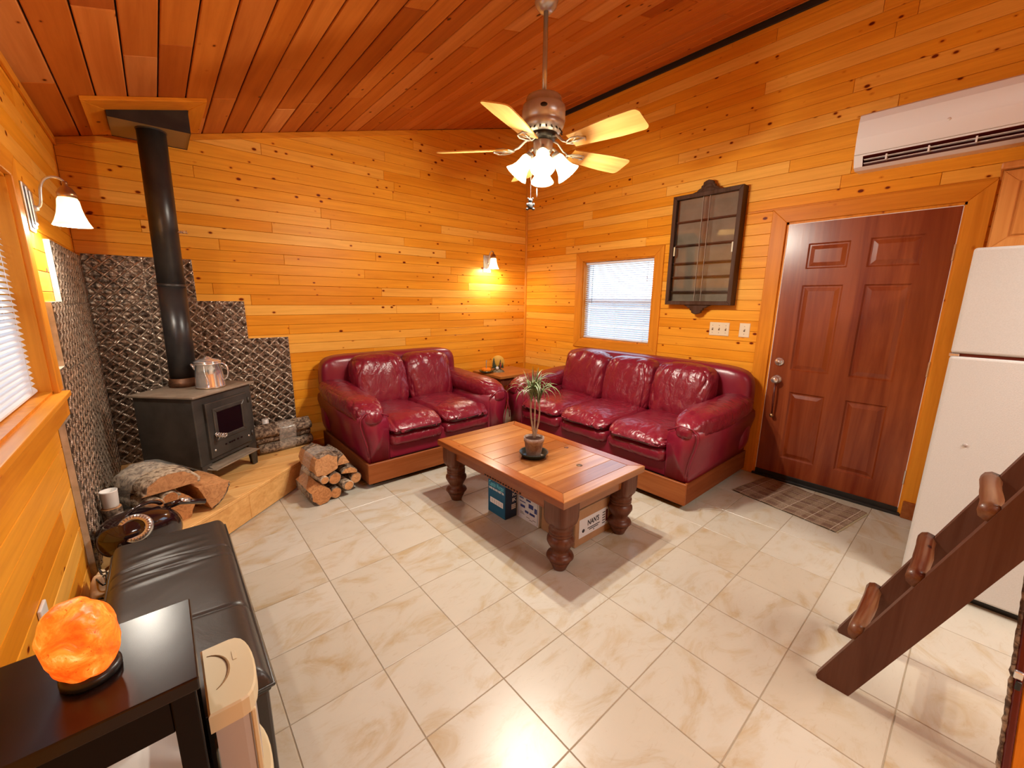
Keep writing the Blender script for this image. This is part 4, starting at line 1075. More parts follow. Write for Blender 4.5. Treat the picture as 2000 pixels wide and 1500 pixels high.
# coffee pot on the stove
t = thing('coffee_pot', 'shiny steel percolator coffee pot on top of the wood stove', 'coffee pot', (-3.575, -.655, PH+.641), RAD(-20))
B().lathe([(.001, 0), (.085, 0), (.088, .004), (.086, .012), (.080, .09), (.074, .158), (.077, .160), (.079, .168), (.076, .176), (.072, .178), (.001, .178)], 48, cap=False).build('body', m_chrome, t)
B().lathe([(.001, .214), (.014, .212), (.020, .205), (.022, .200), (.050, .196), (.066, .190), (.072, .184), (.079, .182), (.079, .177), (.001, .177)], 48, cap=False).build('lid', m_chrome, t)
B().lathe([(.001, .0), (.0885, .0), (.0885, .006), (.001, .006)], 48, cap=False).build('base_ring', m_bronze, t)
B().tube(bez((.072, 0, .165), (.125, 0, .175), (.125, 0, .06), (.083, 0, .045), 14), .006, 8, flat=.6).build('handle', m_chrome, t)
B().tube([(-.070, .0, .12), (-.098, 0, .165)], [.012, .007], 12).build('spout', m_chrome, t)
B().tube(bez((0, -.076, .165), (-.01, -.11, .10), (.05, -.12, .02), (.0, -.088, .03), 14), .0022, 6).build('bail_wire', m_steel, t)

# ------------------------------------------------------------------ firewood
def hull(pts):
    pts = sorted(set(pts)); 
    def half(ps):
        h = []
        for p in ps:
            while len(h) > 1 and (h[-1][0]-h[-2][0])*(p[1]-h[-2][1])-(h[-1][1]-h[-2][1])*(p[0]-h[-2][0]) <= 0: h.pop()
            h.append(p)
        return h[:-1]
    return half(pts)+half(pts[::-1])
def bundle(name, label, loc, rz, logs, wrap=(.10, .26), group='firewood bundles', flip=False):
    t = thing(name, label, 'firewood', loc, rz, group); allp = []
    for (cx_, cz_, r, shape, rot, L0, L1, mat) in logs:
        poly = []; bark = []
        if shape == 'round':
            n_ = 18; poly = [(r*cos(2*pi*i/n_), r*.95*sin(2*pi*i/n_)) for i in range(n_)]; bark = [1]*n_
        elif shape == 'half':
            n_ = 12; poly = [(r*cos(pi*i/n_), r*.72*sin(pi*i/n_)) for i in range(n_+1)]; bark = [1]*n_+[0]
        elif shape == 'wedge':
            n_ = 7; poly = [(r*1.5*cos(1.15*i/n_-.575)-r*.7, r*1.5*sin(1.15*i/n_-.575)) for i in range(n_+1)]+[(-r*.8, 0)]; bark = [1]*n_+[0, 0]
        elif shape == 'block':
            poly = [(-r, -r*.75), (-r*.25, -r*1.0), (r*.85, -r*.7), (r, r*.45), (r*.3, r*.95), (-r*.7, r*.8), (-r*1.05, r*.1)]; bark = [0, 0, 0, 1, 1, 0, 0]
        # refine the outline and roughen it
        P2, K2 = [], []
        for i in range(len(poly)):
            a, b_ = Vector(poly[i]), Vector(poly[(i+1) % len(poly)]); k_ = max(1, int((b_-a).length/.012))
            for j in range(k_): P2.append(a+(b_-a)*j/k_); K2.append(bark[i])
        seed = random.uniform(0, 50); ny_ = 9; n_ = len(P2); vs = []; cs, sn = cos(rot), sin(rot)
        for j in range(ny_+1):
            yy = L0+(L1-L0)*j/ny_; bend = .008*sin(3*j/ny_+seed)
            for i, p in enumerate(P2):
                q_ = p*(1+.07*noise.noise(Vector((p.x*30+seed, p.y*30, yy*9)))+.05*noise.noise(Vector((p.x*80+seed, p.y*80, yy*30))))
                vs.append((cx_+q_.x*cs-q_.y*sn+bend, yy, cz_+q_.x*sn+q_.y*cs))
        fs = []; ms = []
        for j in range(ny_):
            for i in range(n_):
                k_ = (i+1) % n_; fs.append((j*n_+i, j*n_+k_, (j+1)*n_+k_, (j+1)*n_+i)); ms.append(0 if K2[i] else 1)
        for (j, yy, sgn) in ((0, L0, -1), (ny_, L1, 1)):
            base = len(vs); cen = Vector((cx_, 0, cz_))
            for i in range(n_):
                p_ = Vector(vs[j*n_+i]); q_ = cen+(p_-cen)*(.90 if K2[i] else .985); vs.append((q_.x, p_.y+sgn*.0015, q_.z))
            vs.append((cx_, yy+sgn*.003, cz_)); c0 = len(vs)-1
            for i in range(n_):
                k_ = (i+1) % n_
                fs += [(j*n_+i, j*n_+k_, base+k_, base+i), (base+i, base+k_, c0)]; ms += [0 if K2[i] else 1, 1]
        b = B(); b.add(vs, fs); b.m = ms; b.sm = [m_ == 0 for m_ in ms]
        b.build('log', (mat, m_end), t)
        allp += [(v_[0], v_[2]) for v_ in vs[:n_]]
    if wrap:
        h = hull([(round(a, 4), round(b_, 4)) for a, b_ in allp]); h = [tuple(q_) for q_ in inset(h, -.006)]
        b = B(); vs = []; n_ = len(h); K = 6
        for j in range(K+1):
            yy = wrap[0]+(wrap[1]-wrap[0])*j/K
            for i, p in enumerate(h):
                s_ = .004*noise.noise(Vector((i*1.7, j*2.3, loc[0]))); vs.append((p[0]+s_, yy+.02*noise.noise(Vector((i*.6, j*.2, 3))), p[1]+s_))
        fs = [(j*n_+i, j*n_+(i+1) % n_, (j+1)*n_+(i+1) % n_, (j+1)*n_+i) for j in range(K) for i in range(n_)]
        b.add(vs, fs, 0, None, True); b.build('plastic_wrap', m_wrap, t)
    return t
random.seed(5)
bundle('firewood_bundle', 'wrapped firewood bundle on the floor at the left front corner of the loveseat', (-2.965, -1.185, 0), RAD(6), [
    (-.040, .285, .083, 'block', .1, 0, .31, m_bark), (.098, .268, .058, 'wedge', 2.6, .02, .31, m_bark), (-.078, .178, .029, 'round', 0, -.02, .31, m_birch),
    (.008, .160, .046, 'round', .5, .0, .31, m_bark), (.128, .165, .064, 'half', -.2, .01, .31, m_bark), (.088, .086, .037, 'round', .3, -.03, .30, m_birch),
    (.168, .105, .043, 'round', 1, .02, .31, m_bark), (-.100, .072, .070, 'block', 2.2, -.02, .31, m_bark), (.008, .046, .043, 'round', 2, .0, .31, m_bark)], (.06, .20))
bundle('firewood_bundle', 'firewood bundle with large half log standing on the platform in front of the stove', (-3.825, -1.30, PH), RAD(24), [
    (-.035, .205, .140, 'half', -.06, .0, .31, m_birch), (-.135, .150, .045, 'round', 0, -.02, .31, m_birch), (-.048, .158, .040, 'round', .4, -.01, .31, m_birch),
    (-.010, .075, .085, 'block', .9, .0, .31, m_birch), (.145, .115, .110, 'wedge', -.7, -.03, .30, m_bark), (-.145, .052, .052, 'round', .9, .0, .30, m_bark)], (.10, .30))
bundle('firewood_bundle', 'wrapped firewood bundle lying on the platform right of the stove', (-3.345, -.42, PH), RAD(-82), [
    (-.075, .045, .046, 'half', .1, .0, .46, m_bark), (.02, .045, .044, 'round', .1, .03, .45, m_bark), (-.08, .115, .042, 'round', .4, .0, .42, m_bark), (.01, .125, .040, 'round', .4, .0, .44, m_bark),
    (-.035, .190, .042, 'round', 1.4, .02, .46, m_bark), (.05, .185, .038, 'round', 1.4, .0, .44, m_bark)], (.18, .30))
t = thing('candle', 'short white candle standing behind the logs right of the stove', 'candle', (-3.205, -.185, PH))
B().lathe([(.001, 0), (.026, 0), (.027, .004), (.027, .225), (.022, .228), (.001, .224)], 20, cap=False).build('wax', m_white, t)
B().tube([(0, 0, .222), (.001, 0, .236)], .0012, 6).build('wick', m_ink, t)
t = thing('upright_log', 'short upright log at the left wall carrying the white cup', 'log', (-4.098, -1.35, PH))
B().lathe([(.001, 0), (.040, 0), (.042, .01), (.039, .10), (.041, .19), (.040, .195)], 18, cap=False).build('bark', m_bark, t); B().lathe([(.001, .196), (.0385, .196), (.040, .190)], 18, cap=False).build('cut_face', m_end, t)
t = thing('candle_cup', 'white cup on a short upright log at the left wall behind the vacuum cleaner', 'cup', (-4.098, -1.35, PH+.197))
B().lathe([(.001, .0), (.030, 0), (.032, .01), (.035, .085), (.035, .09), (.031, .09), (.029, .02), (.001, .015)], 28, cap=False).build('cup', m_white, t)
t = thing('tea_light_holder', 'small white candle holder nearer the vacuum cleaner than the white cup', 'candle holder', (-4.10, -1.235, PH))
B().box((-.035, -.03, 0), (.035, .03, .045), .006, 2).build('holder', m_white, t); B().lathe([(.001, .045), (.02, .045), (.018, .075), (.003, .10), (.001, .10)], 16, cap=False).build('flame_cover', m_cream, t)
# ------------------------------------------------------------------ vacuum cleaner
t = thing('vacuum_cleaner', 'glossy black canister vacuum cleaner between the bench and the left wall', 'vacuum cleaner', (-3.985, -1.60, PH), RAD(40)); t.scale = (.86, .86, .84)
b = B()
def vac(c): return (c.x, c.y, c.z+.03*(c.x/.19)*-1-.02*(abs(c.x)/.19)**2)
b.pillow((0, 0, .170), (.195, .135, .130), 2.4, 20, fn=vac); b.build('body', m_gloss, t)
dl_ = Matrix.Rotation(RAD(-40), 3, 'Z') @ Vector((-.10, -.86, .50)).normalized()
tt_ = 1/math.sqrt((dl_.x/.195)**2+(dl_.y/.135)**2+(dl_.z/.130)**2)
m_ = Matrix.Translation(Vector((0, 0, .17))+dl_*tt_*1.0) @ dl_.to_track_quat('Z', 'Y').to_matrix().to_4x4()
B().lathe([(.044, .012), (.055, .020), (.070, .016), (.076, .004), (.076, -.02), (.044, -.02)], 40, cap=False, mat=m_).build('vent_ring', m_steel, t)
B().lathe([(.001, .006), (.040, .010), (.044, .014), (.045, -.01)], 32, cap=False, mat=m_).build('hub', m_gloss, t)
b = B()
for i in range(30):
    a = 2*pi*i/30; b.box((-.0022, -.007, -.0012), (.0022, .007, .0012), mat=m_ @ Matrix.Translation((.063*sin(a), .063*cos(a), .0195)) @ Matrix.Rotation(-a, 4, 'Z'))
b.build('vent_slots', m_brownslot, t)
B().tube(bez((-.11, -.02, .27), (-.07, -.03, .345), (.06, -.03, .345), (.11, -.02, .275), 12), .013, 10, flat=.7).build('carry_handle', m_gloss, t)
B().tube([(.12, -.03, .25), (.19, -.06, .25), (.30, -.11, .20)], [.020, .018, .017], 14).build('hose_end', m_gloss, t)
B().tube([(.19, -.055, .252), (.23, -.075, .236)], [.0215, .0205], 14).build('hose_collar', m_steel, t)
for s_ in (-1, 1): B().lathe([(.001, -.012), (.03, -.012), (.036, -.006), (.036, .006), (.03, .012), (.001, .012)], 20, cap=False, mat=xf((s_*.12, .02, .036), pi/2)).build('wheel', m_black, t)
# clutter between the bench and the wall
t = thing('crumpled_bag', 'crumpled cream paper bag squeezed between bench and left wall', 'bag', (-4.115, -2.15, 0))
def cr(c): return tuple(Vector(c)*(1+.25*noise.noise(Vector(c)*14)))
b = B(); b.pillow((0, .28, .16), (.045, .13, .15), 3, 16, .02, 4, 12, fn=cr); b.pillow((0, .0, .13), (.043, .17, .13), 3, 16, .02, 6, 12, fn=cr)
b.build('paper', mottled('cream_paper', (.66, .50, .30, 1), (.80, .66, .46, 1), 20, .7, 0, .4), t)
for i, (cc, ph, rr) in enumerate((((.01, .20, .31), 0, .045), ((.0, .08, .27), 2, .05), ((.012, -.05, .26), 4, .04))):
    pts = [Vector(cc)+Vector((.35*rr*cos(a*1.1+ph), rr*sin(a)+.01*a, .012*sin(2.3*a+ph))) for a in [k_*.45 for k_ in range(26)]]
    tag(B().tube(pts, .0032, 6).build('power_cord', m_black, None), 'tangled dark power cord on the cream bag, %s' % ('end nearest the vacuum cleaner', 'in the middle', 'end nearest the salt lamp')[i], 'cord')
for o in [o_ for o_ in COL.objects if o_.name.startswith('power_cord')]: o.location = (-4.115, -2.15, 0); o['group'] = 'cords behind the bench'
t = thing('open_carton', 'small open cardboard carton between bench and left wall', 'box', (-4.118, -2.50, 0))
b = B()
for q_ in (((-.048, -.10, 0), (-.044, .10, .30)), ((.042, -.10, 0), (.046, .10, .28)), ((-.048, .098, 0), (.046, .102, .28)), ((-.048, -.102, 0), (.046, -.098, .28)), ((-.046, -.1, 0), (.044, .1, .004))): b.box(*q_)
b.build('carton', m_card, t)
B().add([(-.044, -.10, .30), (-.044, .10, .30), (.03, .09, .335), (.03, -.09, .335)], [(0, 1, 2, 3)]).build('flap', mottled('pale_pink_card', (.62, .45, .33, 1), (.70, .54, .42, 1), 10, .7), t, fix=False)
# ------------------------------------------------------------------ bench
t = thing('storage_bench', 'long black leather storage bench along the left wall', 'bench', (-3.87, -2.45, 0))
Pw = lambda b, nm, mt: b.build(nm, mt, t, world=True)
bx0, bx1, by0, by1 = -4.062, -3.678, -2.985, -1.915
Pw(B().box((bx0+.012, by0+.012, .012), (bx1-.010, by1-.012, .372), .008, 2), 'body', m_blk)
Pw(B().box((bx0+.03, by0+.03, .0), (bx1-.03, by1-.03, .014)), 'base', m_black)
Pw(B().box((bx0+.004, by0+.004, .374), (bx1-.004, by1-.004, .392), .006, 2), 'lid_board', m_blk)
def lidtop(u, v):
    x_ = bx0+(bx1-bx0)*u; y_ = by0+(by1-by0)*v
    du = min(u, 1-u)*(bx1-bx0); dv_ = min(v, 1-v)*(by1-by0); e = 1-math.exp(-min(du, dv_)/.014)
    z = .395+.056*e
    for ys_ in (-2.620, -2.265, -2.185): z -= (.006 if ys_ != -2.265 else .0035)*math.exp(-((y_-ys_-.012*sin(5*u))/.007)**2)
    for k_ in range(5):
        ys_ = -2.08-.055*k_; z += .0045*math.exp(-((y_-ys_-.03*(u-.4))/.014)**2)*max(0, sin(pi*min(1, max(0, u*1.3-.1))))
    z += .0035*noise.noise(Vector((x_*7, y_*5, 0)))
    return (x_, y_, z)
b = B(); b.grid(60, 190, lidtop)
Pw(b, 'lid_cushion', m_blk)
b = B(); 
lp = [(bx0, by0), (bx1, by0), (bx1, by1), (bx0, by1), (bx0, by0)]
b.tube([Vector((*p, .394)) for p in lp], .006, 6); Pw(b, 'piping', m_blk)
# ------------------------------------------------------------------ night stand, lamp, bins
t = thing('side_table', 'small black side table in the near left corner carrying the salt lamp', 'table', (-3.97, -3.125, 0))
Pw = lambda b, nm, mt: b.build(nm, mt, t, world=True)
nx0, nx1, ny0, ny1, nh = -4.118, -3.822, -3.262, -2.990, .75
Pw(B().box((nx0, ny0, nh-.028), (nx1, ny1, nh), .003, 2), 'table_top', m_ns)
for a_, c_ in ((nx0+.008, ny0+.008), (nx1-.046, ny0+.008), (nx0+.008, ny1-.046), (nx1-.046, ny1-.046)):
    Pw(B().box((a_, c_, 0), (a_+.038, c_+.038, nh-.028), .002, 1), 'leg', m_ns2)
for q_ in (((nx0+.046, ny0+.012, nh-.105), (nx1-.046, ny0+.030, nh-.028)), ((nx0+.046, ny1-.030, nh-.105), (nx1-.046, ny1-.012, nh-.028)), ((nx0+.012, ny0+.046, nh-.105), (nx0+.030, ny1-.046, nh-.028)), ((nx1-.030, ny0+.046, nh-.105), (nx1-.012, ny1-.046, nh-.028))):
    Pw(B().box(*q_, .002, 1), 'apron', m_ns2)
Pw(B().box((nx0+.012, ny0+.012, .30), (nx1-.012, ny1-.012, .318), .002, 1), 'shelf', m_ns)
t = thing('storage_tub', 'pale grey storage tub on the shelf of the black side table', 'tub', (-3.97, -3.125, .318))
B().box((-.095, -.115, 0), (.095, .10, .17), .012, 3).build('tub', plain('pale_grey_plastic', (.36, .32, .36, 1), .35), t); B().box((-.102, -.122, .168), (.102, .107, .180), .004, 2).build('rim', m_white, t)
m_ = Vector((-3.975, -3.128, nh))
t = thing('salt_lamp', 'glowing orange salt rock lamp on the black side table', 'lamp', m_)
B().lathe([(.001, 0), (.040, 0), (.043, .004), (.043, .014), (.038, .018), (.001, .018)], 36, cap=False).build('base', m_black, t)
x = N('salt_rock', .35, base=(.8, .25, .06, 1)); f = x.noise(x.coord((1, 1, 1)), 22, 6, .65, .8); f3 = x.noise(x.coord((1, 1, 1)), 60, 3, .6, 2.5)
cr_ = x.ramp(f, [(.32, (.80, .06, .003, 1)), (.5, (1, .15, .010, 1)), (.62, (1, .26, .03, 1)), (.74, (1, .62, .22, 1))])
cr_ = x.mix(cr_, x.ramp(f3, [(.30, (.45, .12, .10, 1)), (.37, (1, 1, 1, 1))]), mode='MULTIPLY')
x.color(cr_); x.l(cr_, x.b.inputs['Emission Color']); x.b.inputs['Emission Strength'].default_value = 1.0; x.bump(f, .5, .006); m_salt = x.mat
def rock(c):
    z = (c.z+.085)/.17; c = Vector(c); k_ = 1.0+.10*sin(z*pi)-.22*max(0, z-.55)*1.6
    c.x *= k_; c.y *= k_; c.x += -.012*z; c.y += .004*z
    nn = noise.noise(c*17)*.14+noise.noise(c*40)*.05+noise.noise(c*90)*.02
    return tuple(c*(1+nn))
b = B(); b.pillow((0, 0, .086), (.046, .048, .072), 2.8, 34, fn=rock); b.build('rock', m_salt, t)
t = thing('wall_outlet_cover', 'white outlet cover on the left wall behind the salt lamp', 'outlet', (-W, -2.42, .49))
B().box((.0, -.035, -.057), (.009, .035, .057), .003, 2).build('cover', m_white, t)
# cream D-shaped bins
t = thing('storage_bin_tower', 'cream plastic bin tower with rounded lid beside the black side table', 'storage bin', (-3.82, -3.09, 0))
Pw = lambda b, nm, mt: b.build(nm, mt, t, world=True)
def dshape(x0_, x1_, y0_, y1_, bul):
    pts = [(x0_, y0_), (x1_-bul, y0_)]
    for i in range(13):
        a = -pi/2+pi*i/12; pts.append((x1_-bul+bul*cos(a)**.75 if cos(a) > 0 else x1_-bul, (y0_+y1_)/2+(y1_-y0_)/2*sin(a)))
    pts += [(x1_-bul, y1_), (x0_, y1_)]
    out = []
    for p in pts:
        if not out or (Vector(p)-Vector(out[-1])).length > .002: out.append(p)
    return out
D1 = dshape(-3.820, -3.722, -3.205, -2.992, .040)
Pw(B().prism(D1, mp_floor, .555, .60, .004), 'lid', m_cream)
Pw(B().prism(inset(D1, .008), mp_floor, .36, .556), 'bin', m_creamgrey)
pts = [(-3.818+.046*sin(a), -3.085+.062*cos(a)-.0, .6005) for a in [pi*k_/16 for k_ in range(1, 15)]]
Pw(B().tube(pts, [.0006+.0026*sin(pi*k_/13) for k_ in range(14)], 6), 'crescent_slot', plain('slot_brown', (.25, .14, .05, 1), .6))
Pw(B().box((-3.762, -3.075, .6), (-3.754, -3.045, .6015), .0005, 1), 'embossed_mark', m_cream)
Pw(B().box((-3.748, -3.200, .33), (-3.738, -3.190, .556), .002, 1), 'corner_rib', m_cream)
D2 = dshape(-3.820, -3.715, -3.235, -3.020, .045)
Pw(B().prism(D2, mp_floor, .33, .362, .004), 'lid', m_cream); Pw(B().prism(inset(D2, .008), mp_floor, .05, .331), 'bin', m_creamgrey); Pw(B().prism(D2, mp_floor, .0, .05, .004), 'base', m_cream)

# ================================================================== END TABLE, DECOR, RUG
t = thing('end_table', 'honey wood end table in the corner between the two red couches', 'table', (-.57, -.28, 0))
Pw = lambda b, nm, mt: b.build(nm, mt, t, world=True)
ex0, ex1, ey0, ey1, eh = -.89, -.26, -.57, -.02, .59
Pw(B().box((ex0, ey0, eh-.03), (ex1, ey1, eh), .004, 2), 'table_top', m_endt)
for a_, c_ in ((ex0+.03, ey0+.03), (ex1-.075, ey0+.03), (ex0+.03, ey1-.075), (ex1-.075, ey1-.075)): Pw(B().box((a_, c_, 0), (a_+.045, c_+.045, eh-.03), .004, 1), 'leg', m_endl)
for q_ in (((ex0+.075, ey0+.04, eh-.12), (ex1-.075, ey0+.06, eh-.03)), ((ex0+.075, ey1-.06, eh-.12), (ex1-.075, ey1-.04, eh-.03)), ((ex0+.04, ey0+.075, eh-.12), (ex0+.06, ey1-.075, eh-.03)), ((ex1-.06, ey0+.075, eh-.12), (ex1-.04, ey1-.075, eh-.03))): Pw(B().box(*q_, .002, 1), 'apron', m_endl)
t = thing('pumpkin_dish', 'small dark dish on the end table under the pumpkin', 'dish', (-.855, -.25, eh+.0))
B().lathe([(.001, 0), (.045, 0), (.075, .012), (.090, .030), (.087, .030), (.070, .016), (.001, .006)], 32, cap=False).build('dish', plain('dark_green_glass', (.05, .06, .03, 1), .2), t)
t = thing('pumpkin', 'small orange pumpkin with tall stem on the dark dish', 'pumpkin', (-.855, -.25, eh+.008))
def pk(u, v):
    a = 2*pi*u; p_ = pi*v; r_ = .066*sin(p_)**.8*(1-.09*abs(cos(4*a))**.5*1); return (r_*cos(a), r_*sin(a), .028-.030*cos(p_)*(1-.35*max(0, -cos(p_))*0)+(-.012*math.exp(-((pi-p_)/.35)**2)))
b = B(); b.grid(64, 16, pk); b.build('fruit', m_pump, t)
B().tube(bez((0, 0, .045), (.002, 0, .08), (-.006, 0, .10), (.004, 0, .145), 8), [.009, .006, .005, .005, .005, .005, .005, .006, .008], 8).build('stem', m_stem, t)
t = thing('moonlit_ornament', 'round ornament with pine trees before a yellow moon on the end table', 'ornament', (-.70, -.285, eh), RAD(-38)); t.scale = (1.25, 1.25, 1.3)
b = B()
def rk(u, v):
    a = 2*pi*u; r_ = 1-v; q_ = Vector((.064*cos(a)*r_**.6, .038*sin(a)*r_**.6, .036*v**.7)); return q_*(1+.15*noise.noise(q_*60))
b.grid(28, 8, rk); b.build('rock_base', mottled('painted_rock', (.05, .04, .02, 1), (.30, .24, .13, 1), 40, .6, 0, .5), t)
B().lathe([(.001, -.004), (.062, -.004), (.064, 0), (.062, .004), (.001, .004)], 40, cap=False, mat=xf((0, .012, .092), pi/2)).build('moon_disc', plain('moon_yellow', (.72, .42, .07, 1), .5, 0, 0, .2), t)
for (tx, th_, tz) in ((-.042, .11, .02), (-.022, .055, .02), (.022, .085, .03), (.045, .06, .03), (.005, .04, .025)):
    b = B(); 
    for i in range(5):
        z_ = tz+th_*(.15+.17*i); r_ = .020*th_/.09*(1-i*.17)
        b.lathe([(r_, z_), (r_*.35, z_+th_*.16), (.0008, z_+th_*.24)], 9, cap=False, mat=Matrix.Translation((tx, -.002, 0)))
    b.build('pine_tree', m_ptree, t)
b = B(); b.pillow((.024, -.014, .062), (.009, .007, .018), 2.2, 8); b.pillow((.024, -.016, .088), (.006, .006, .007), 2.2, 6); b.build('figure', plain('painted_red', (.28, .04, .02, 1), .5), t)
b = B(); b.pillow((-.008, -.018, .040), (.016, .008, .014), 2.2, 8); b.build('snow_mound', m_white, t)
# woven plaid rug
x = N('plaid_rug', .9)
sx_ = x.n('ShaderNodeSeparateXYZ'); x.l(x.coord((1, 1, 1)), sx_.inputs[0])
def stripes(out, per, ph, width):
    a = x.n('ShaderNodeMath', operation='MULTIPLY_ADD'); a.inputs[1].default_value = 1/per; a.inputs[2].default_value = ph; x.l(out, a.inputs[0])
    b_ = x.n('ShaderNodeMath', operation='FRACT'); x.l(a.outputs[0], b_.inputs[0]); c_ = x.n('ShaderNodeMath', operation='LESS_THAN'); c_.inputs[1].default_value = width; x.l(b_.outputs[0], c_.inputs[0]); return c_.outputs[0]
col = (.28, .195, .125, 1)
c1 = x.mix(col, (.20, .115, .075, 1), fac=stripes(sx_.outputs[0], .11, 0, .38)); c2 = x.mix(c1, (.40, .30, .21, 1), fac=stripes(sx_.outputs[1], .12, .1, .40))
mm = x.n('ShaderNodeMix', data_type='RGBA'); mm.inputs[0].default_value = .45; x.l(c1, mm.inputs[6]); x.l(c2, mm.inputs[7])
c3 = x.mix(mm.outputs[2], (.60, .50, .40, 1), fac=stripes(sx_.outputs[1], .15, .1, .03)); c3 = x.mix(c3, (.60, .50, .40, 1), fac=stripes(sx_.outputs[0], .13, 0, .035))
f = x.noise(x.coord((1, 1, 1)), 140, 2); c3 = x.mix(c3, x.ramp(f, [(.3, (.6, .6, .6, 1)), (.7, (1.15, 1.15, 1.15, 1))]), mode='MULTIPLY'); x.color(c3); x.bump(f, .7, .004)
t = thing('door_rug', 'small brown plaid woven rug in front of the door', 'rug', (-.335, -3.405, 0), RAD(-10))
b = B(); b.grid(30, 44, lambda u, v: (-.245+.49*u, -.345+.69*v, .007+.0025*sin(v*22)+.002*noise.noise(Vector((u*6, v*8, 2)))))
b.grid(30, 44, lambda u, v: (-.245+.49*u, -.345+.69*v, .001)); b.build('weave', x.mat, t)
b = B()
for i in range(60):
    for s_ in (-1, 1):
        xx = -.24+.48*i/59; b.tube([(xx, s_*.344, .005), (xx+random.uniform(-.004, .004), s_*.358, .002)], .0013, 4)
o = b.build('fringe', m_cream, t); o['kind'] = 'stuff'

# ================================================================== LOFT LADDER, NEAR RIGHT CORNER
t = thing('loft_ladder', 'dark wooden loft ladder with round rungs at the right', 'ladder', (-1.795, -3.96, 0))
Pw = lambda b, nm, mt: b.build(nm, mt, t, world=True)
H_ = 2.45
for xa in (-1.992, -1.642):
    pl = [(-3.915, .0), (-4.012, .0), (-4.012-.402*H_, H_), (-3.907-.392*H_, H_), (-3.908, .012)]
    Pw(B().prism(pl, lambda u, v, d, xa=xa: Vector((xa+d, u, v)), 0, .042, .005), 'stringer', m_ladder)
for i in range(8):
    z = .262+.2935*i; y_ = -3.907-.392*z+.012
    b = B(); pts = [Vector((-1.988+.378*k_/8, y_+.0015*sin(k_+i), z+.0015*cos(2*k_+i))) for k_ in range(9)]
    b.tube(pts, [.0265+.0012*sin(k_*1.7+i) for k_ in range(9)], 9); b.v = [tuple(v_) for v_ in b.v]
    Pw(b, 'rung', m_rung)
t = thing('loft_beam', 'loft beam holding the top of the ladder', 'beam', (-1.8, -4.98, 2.42))
B().box((-1.3, -.06, 0), (1.7, .06, .16), .006, 1).build('beam', m_ladder, t)
t = thing('leaning_panel', 'pine panel with dark red edge and small latch in the near right corner', 'panel', (-2.10, -4.37, 0))
Pw = lambda b, nm, mt: b.build(nm, mt, t, world=True)
tl = .242
def mpp(u, v, d): return Vector((-2.108+.242*v+.10*u-d, -4.369+.062*v-u*.995, v))
Pw(B().prism(rect(.022, .0, .42, .85), mpp, -.02, 0, .003), 'board', m_trim_z)
Pw(B().prism(rect(.004, .0, .021, .85), mpp, -.02, .004, .004), 'edge_strip', plain('dark_red_edge', (.09, .006, .006, 1), .25))
b = B(); b.tube([mpp(.0+.003*noise.noise(Vector((0, k_*.9, 0))), .85*k_/60, -.004) for k_ in range(61)], [.006+.003*noise.noise(Vector((3, k_*.8, 0))) for k_ in range(61)], 7); Pw(b, 'bark_edge', m_bark)
Pw(B().box(tuple(mpp(.010, .40, .012)-Vector((.006, .009, .012))), tuple(mpp(.010, .40, .012)+Vector((.006, .009, .012))), .003, 2), 'latch', m_chrome)
Pw(B().box(tuple(mpp(.012, .37, .010)-Vector((.005, .006, .014))), tuple(mpp(.012, .37, .010)+Vector((.005, .006, .014))), .003, 2), 'latch_block', m_black)
# added fixture for the unseen fill light behind the camera
t = thing('fill_fixture', 'added fill light fixture hanging behind the camera', 'ceiling light', FILL_AT)
B().box((-.64, -.29, .004), (.64, .29, .06), .01, 2).build('housing', m_white, t)
for s_ in (-.4, .4): B().tube([(s_, 0, .05), (s_, 0, zc(FILL_AT[0]+s_)-FILL_AT[2]-.01)], .006, 8).build('hanger', m_nickel, t)

# ================================================================== ADDED BACKDROPS OUTSIDE THE WINDOWS
t = thing('left_backdrop', 'added dark timber fence seen through the left window blind', 'backdrop', (-W-1.25, -2.3, 0))  # added to darken the gaps between the blind slats
mfo = mottled('dark_backdrop', (.05, .045, .045, 1), (.11, .10, .10, 1), 4, .8)
for i in range(22): B().box((-.01, -2.2+.2*i, -.3), (.01, -2.2+.2*i+.19, 2.05), .003, 1).build('backdrop_board', mfo, t)
t = thing('right_backdrop', 'added pale board backdrop outside the small window', 'wall', (1.9, -1.4, 0))  # added behind the lower half of the blind so its slats show
mpo = mottled('pale_backdrop', (.30, .32, .34, 1), (.36, .38, .40, 1), 5, .8)
for i in range(12): B().box((0, -2.6, -.3+.15*i), (.02+.01, 2.6, -.3+.15*i+.145), .004, 1).build('pale_backdrop_board', mpo, t)
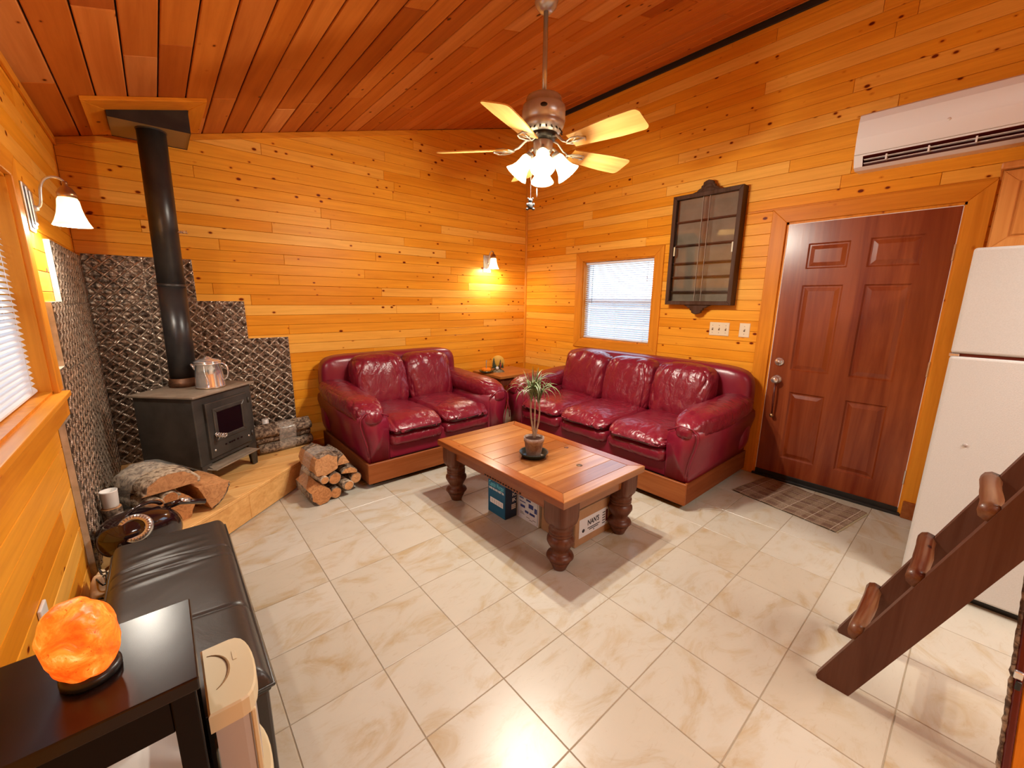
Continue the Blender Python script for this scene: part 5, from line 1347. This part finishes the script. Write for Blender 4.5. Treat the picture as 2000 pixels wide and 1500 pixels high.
# ================================================================== sub-parts
def under(thing_name, part_name, subs):
    for th_ in [o for o in COL.objects if o.parent is None and o.name.split('.')[0] == thing_name]:
        for sub in subs:
            for o in [c for c in th_.children if c.name.split('.')[0] == sub]:
                ps = [c for c in th_.children if c.name.split('.')[0] == part_name and c != o]
                if not ps: continue
                def cen(q):
                    n_ = len(q.data.vertices) or 1
                    return sum((v_.co for v_ in q.data.vertices), Vector())/n_
                p_ = min(ps, key=lambda q: (cen(q)-cen(o)).length)
                o.parent = p_
under('wood_stove', 'stove_door', ['window_surround', 'door_glass', 'air_slots', 'bolt', 'handle_pin', 'spring_handle', 'hinge'])
under('wall_sconce', 'arm', ['knob', 'shade_holder', 'shade']); under('ceiling_fan', 'lamp_arm', ['shade_holder', 'shade'])
under('ceiling_fan', 'motor_housing', ['vent_slots', 'badge']); under('refrigerator', 'fridge_door', ['scuff_mark'])
under('refrigerator', 'freezer_door', []); under('potted_dragon_plant', 'pot', ['soil'])
under('sofa', 'arm_panel', ['piping']); under('loveseat', 'arm_panel', ['piping'])
under('display_case', 'glass_door', ['glass_edge', 'finger_pull']); under('display_case', 'crest', ['crest_carving'])
under('air_conditioner', 'air_outlet', ['louvre', 'louvre_clip']); under('vacuum_cleaner', 'body', ['vent_ring', 'vent_slots', 'hub', 'wheel', 'carry_handle'])
under('vacuum_cleaner', 'hose_end', ['hose_collar']); under('storage_bench', 'lid_cushion', ['piping'])
under('drinks_carton', 'carton', ['lettering', 'label', 'label_print', 'side_panel', 'side_print']); under('flat_carton', 'carton', ['print_blocks', 'print_lines'])
under('shipping_box', 'label', ['lettering', 'label_print', 'red_mark']); under('flue_pipe', 'upper_pipe', ['damper_rod', 'damper_handle'])
under('side_table', 'table_top', []); under('door_1', 'door_slab', ['deadbolt', 'thumb_turn', 'door_knob', 'hanging_pull', 'pull_bell', 'door_sweep'])
under('coffee_pot', 'body', ['handle', 'spout', 'base_ring']); under('switch_plate', 'cover', ['switch_slot', 'toggle', 'screw'])
under('window_blind', 'head_rail', ['tilt_wand', 'pull_cord', 'cord_tassel'])
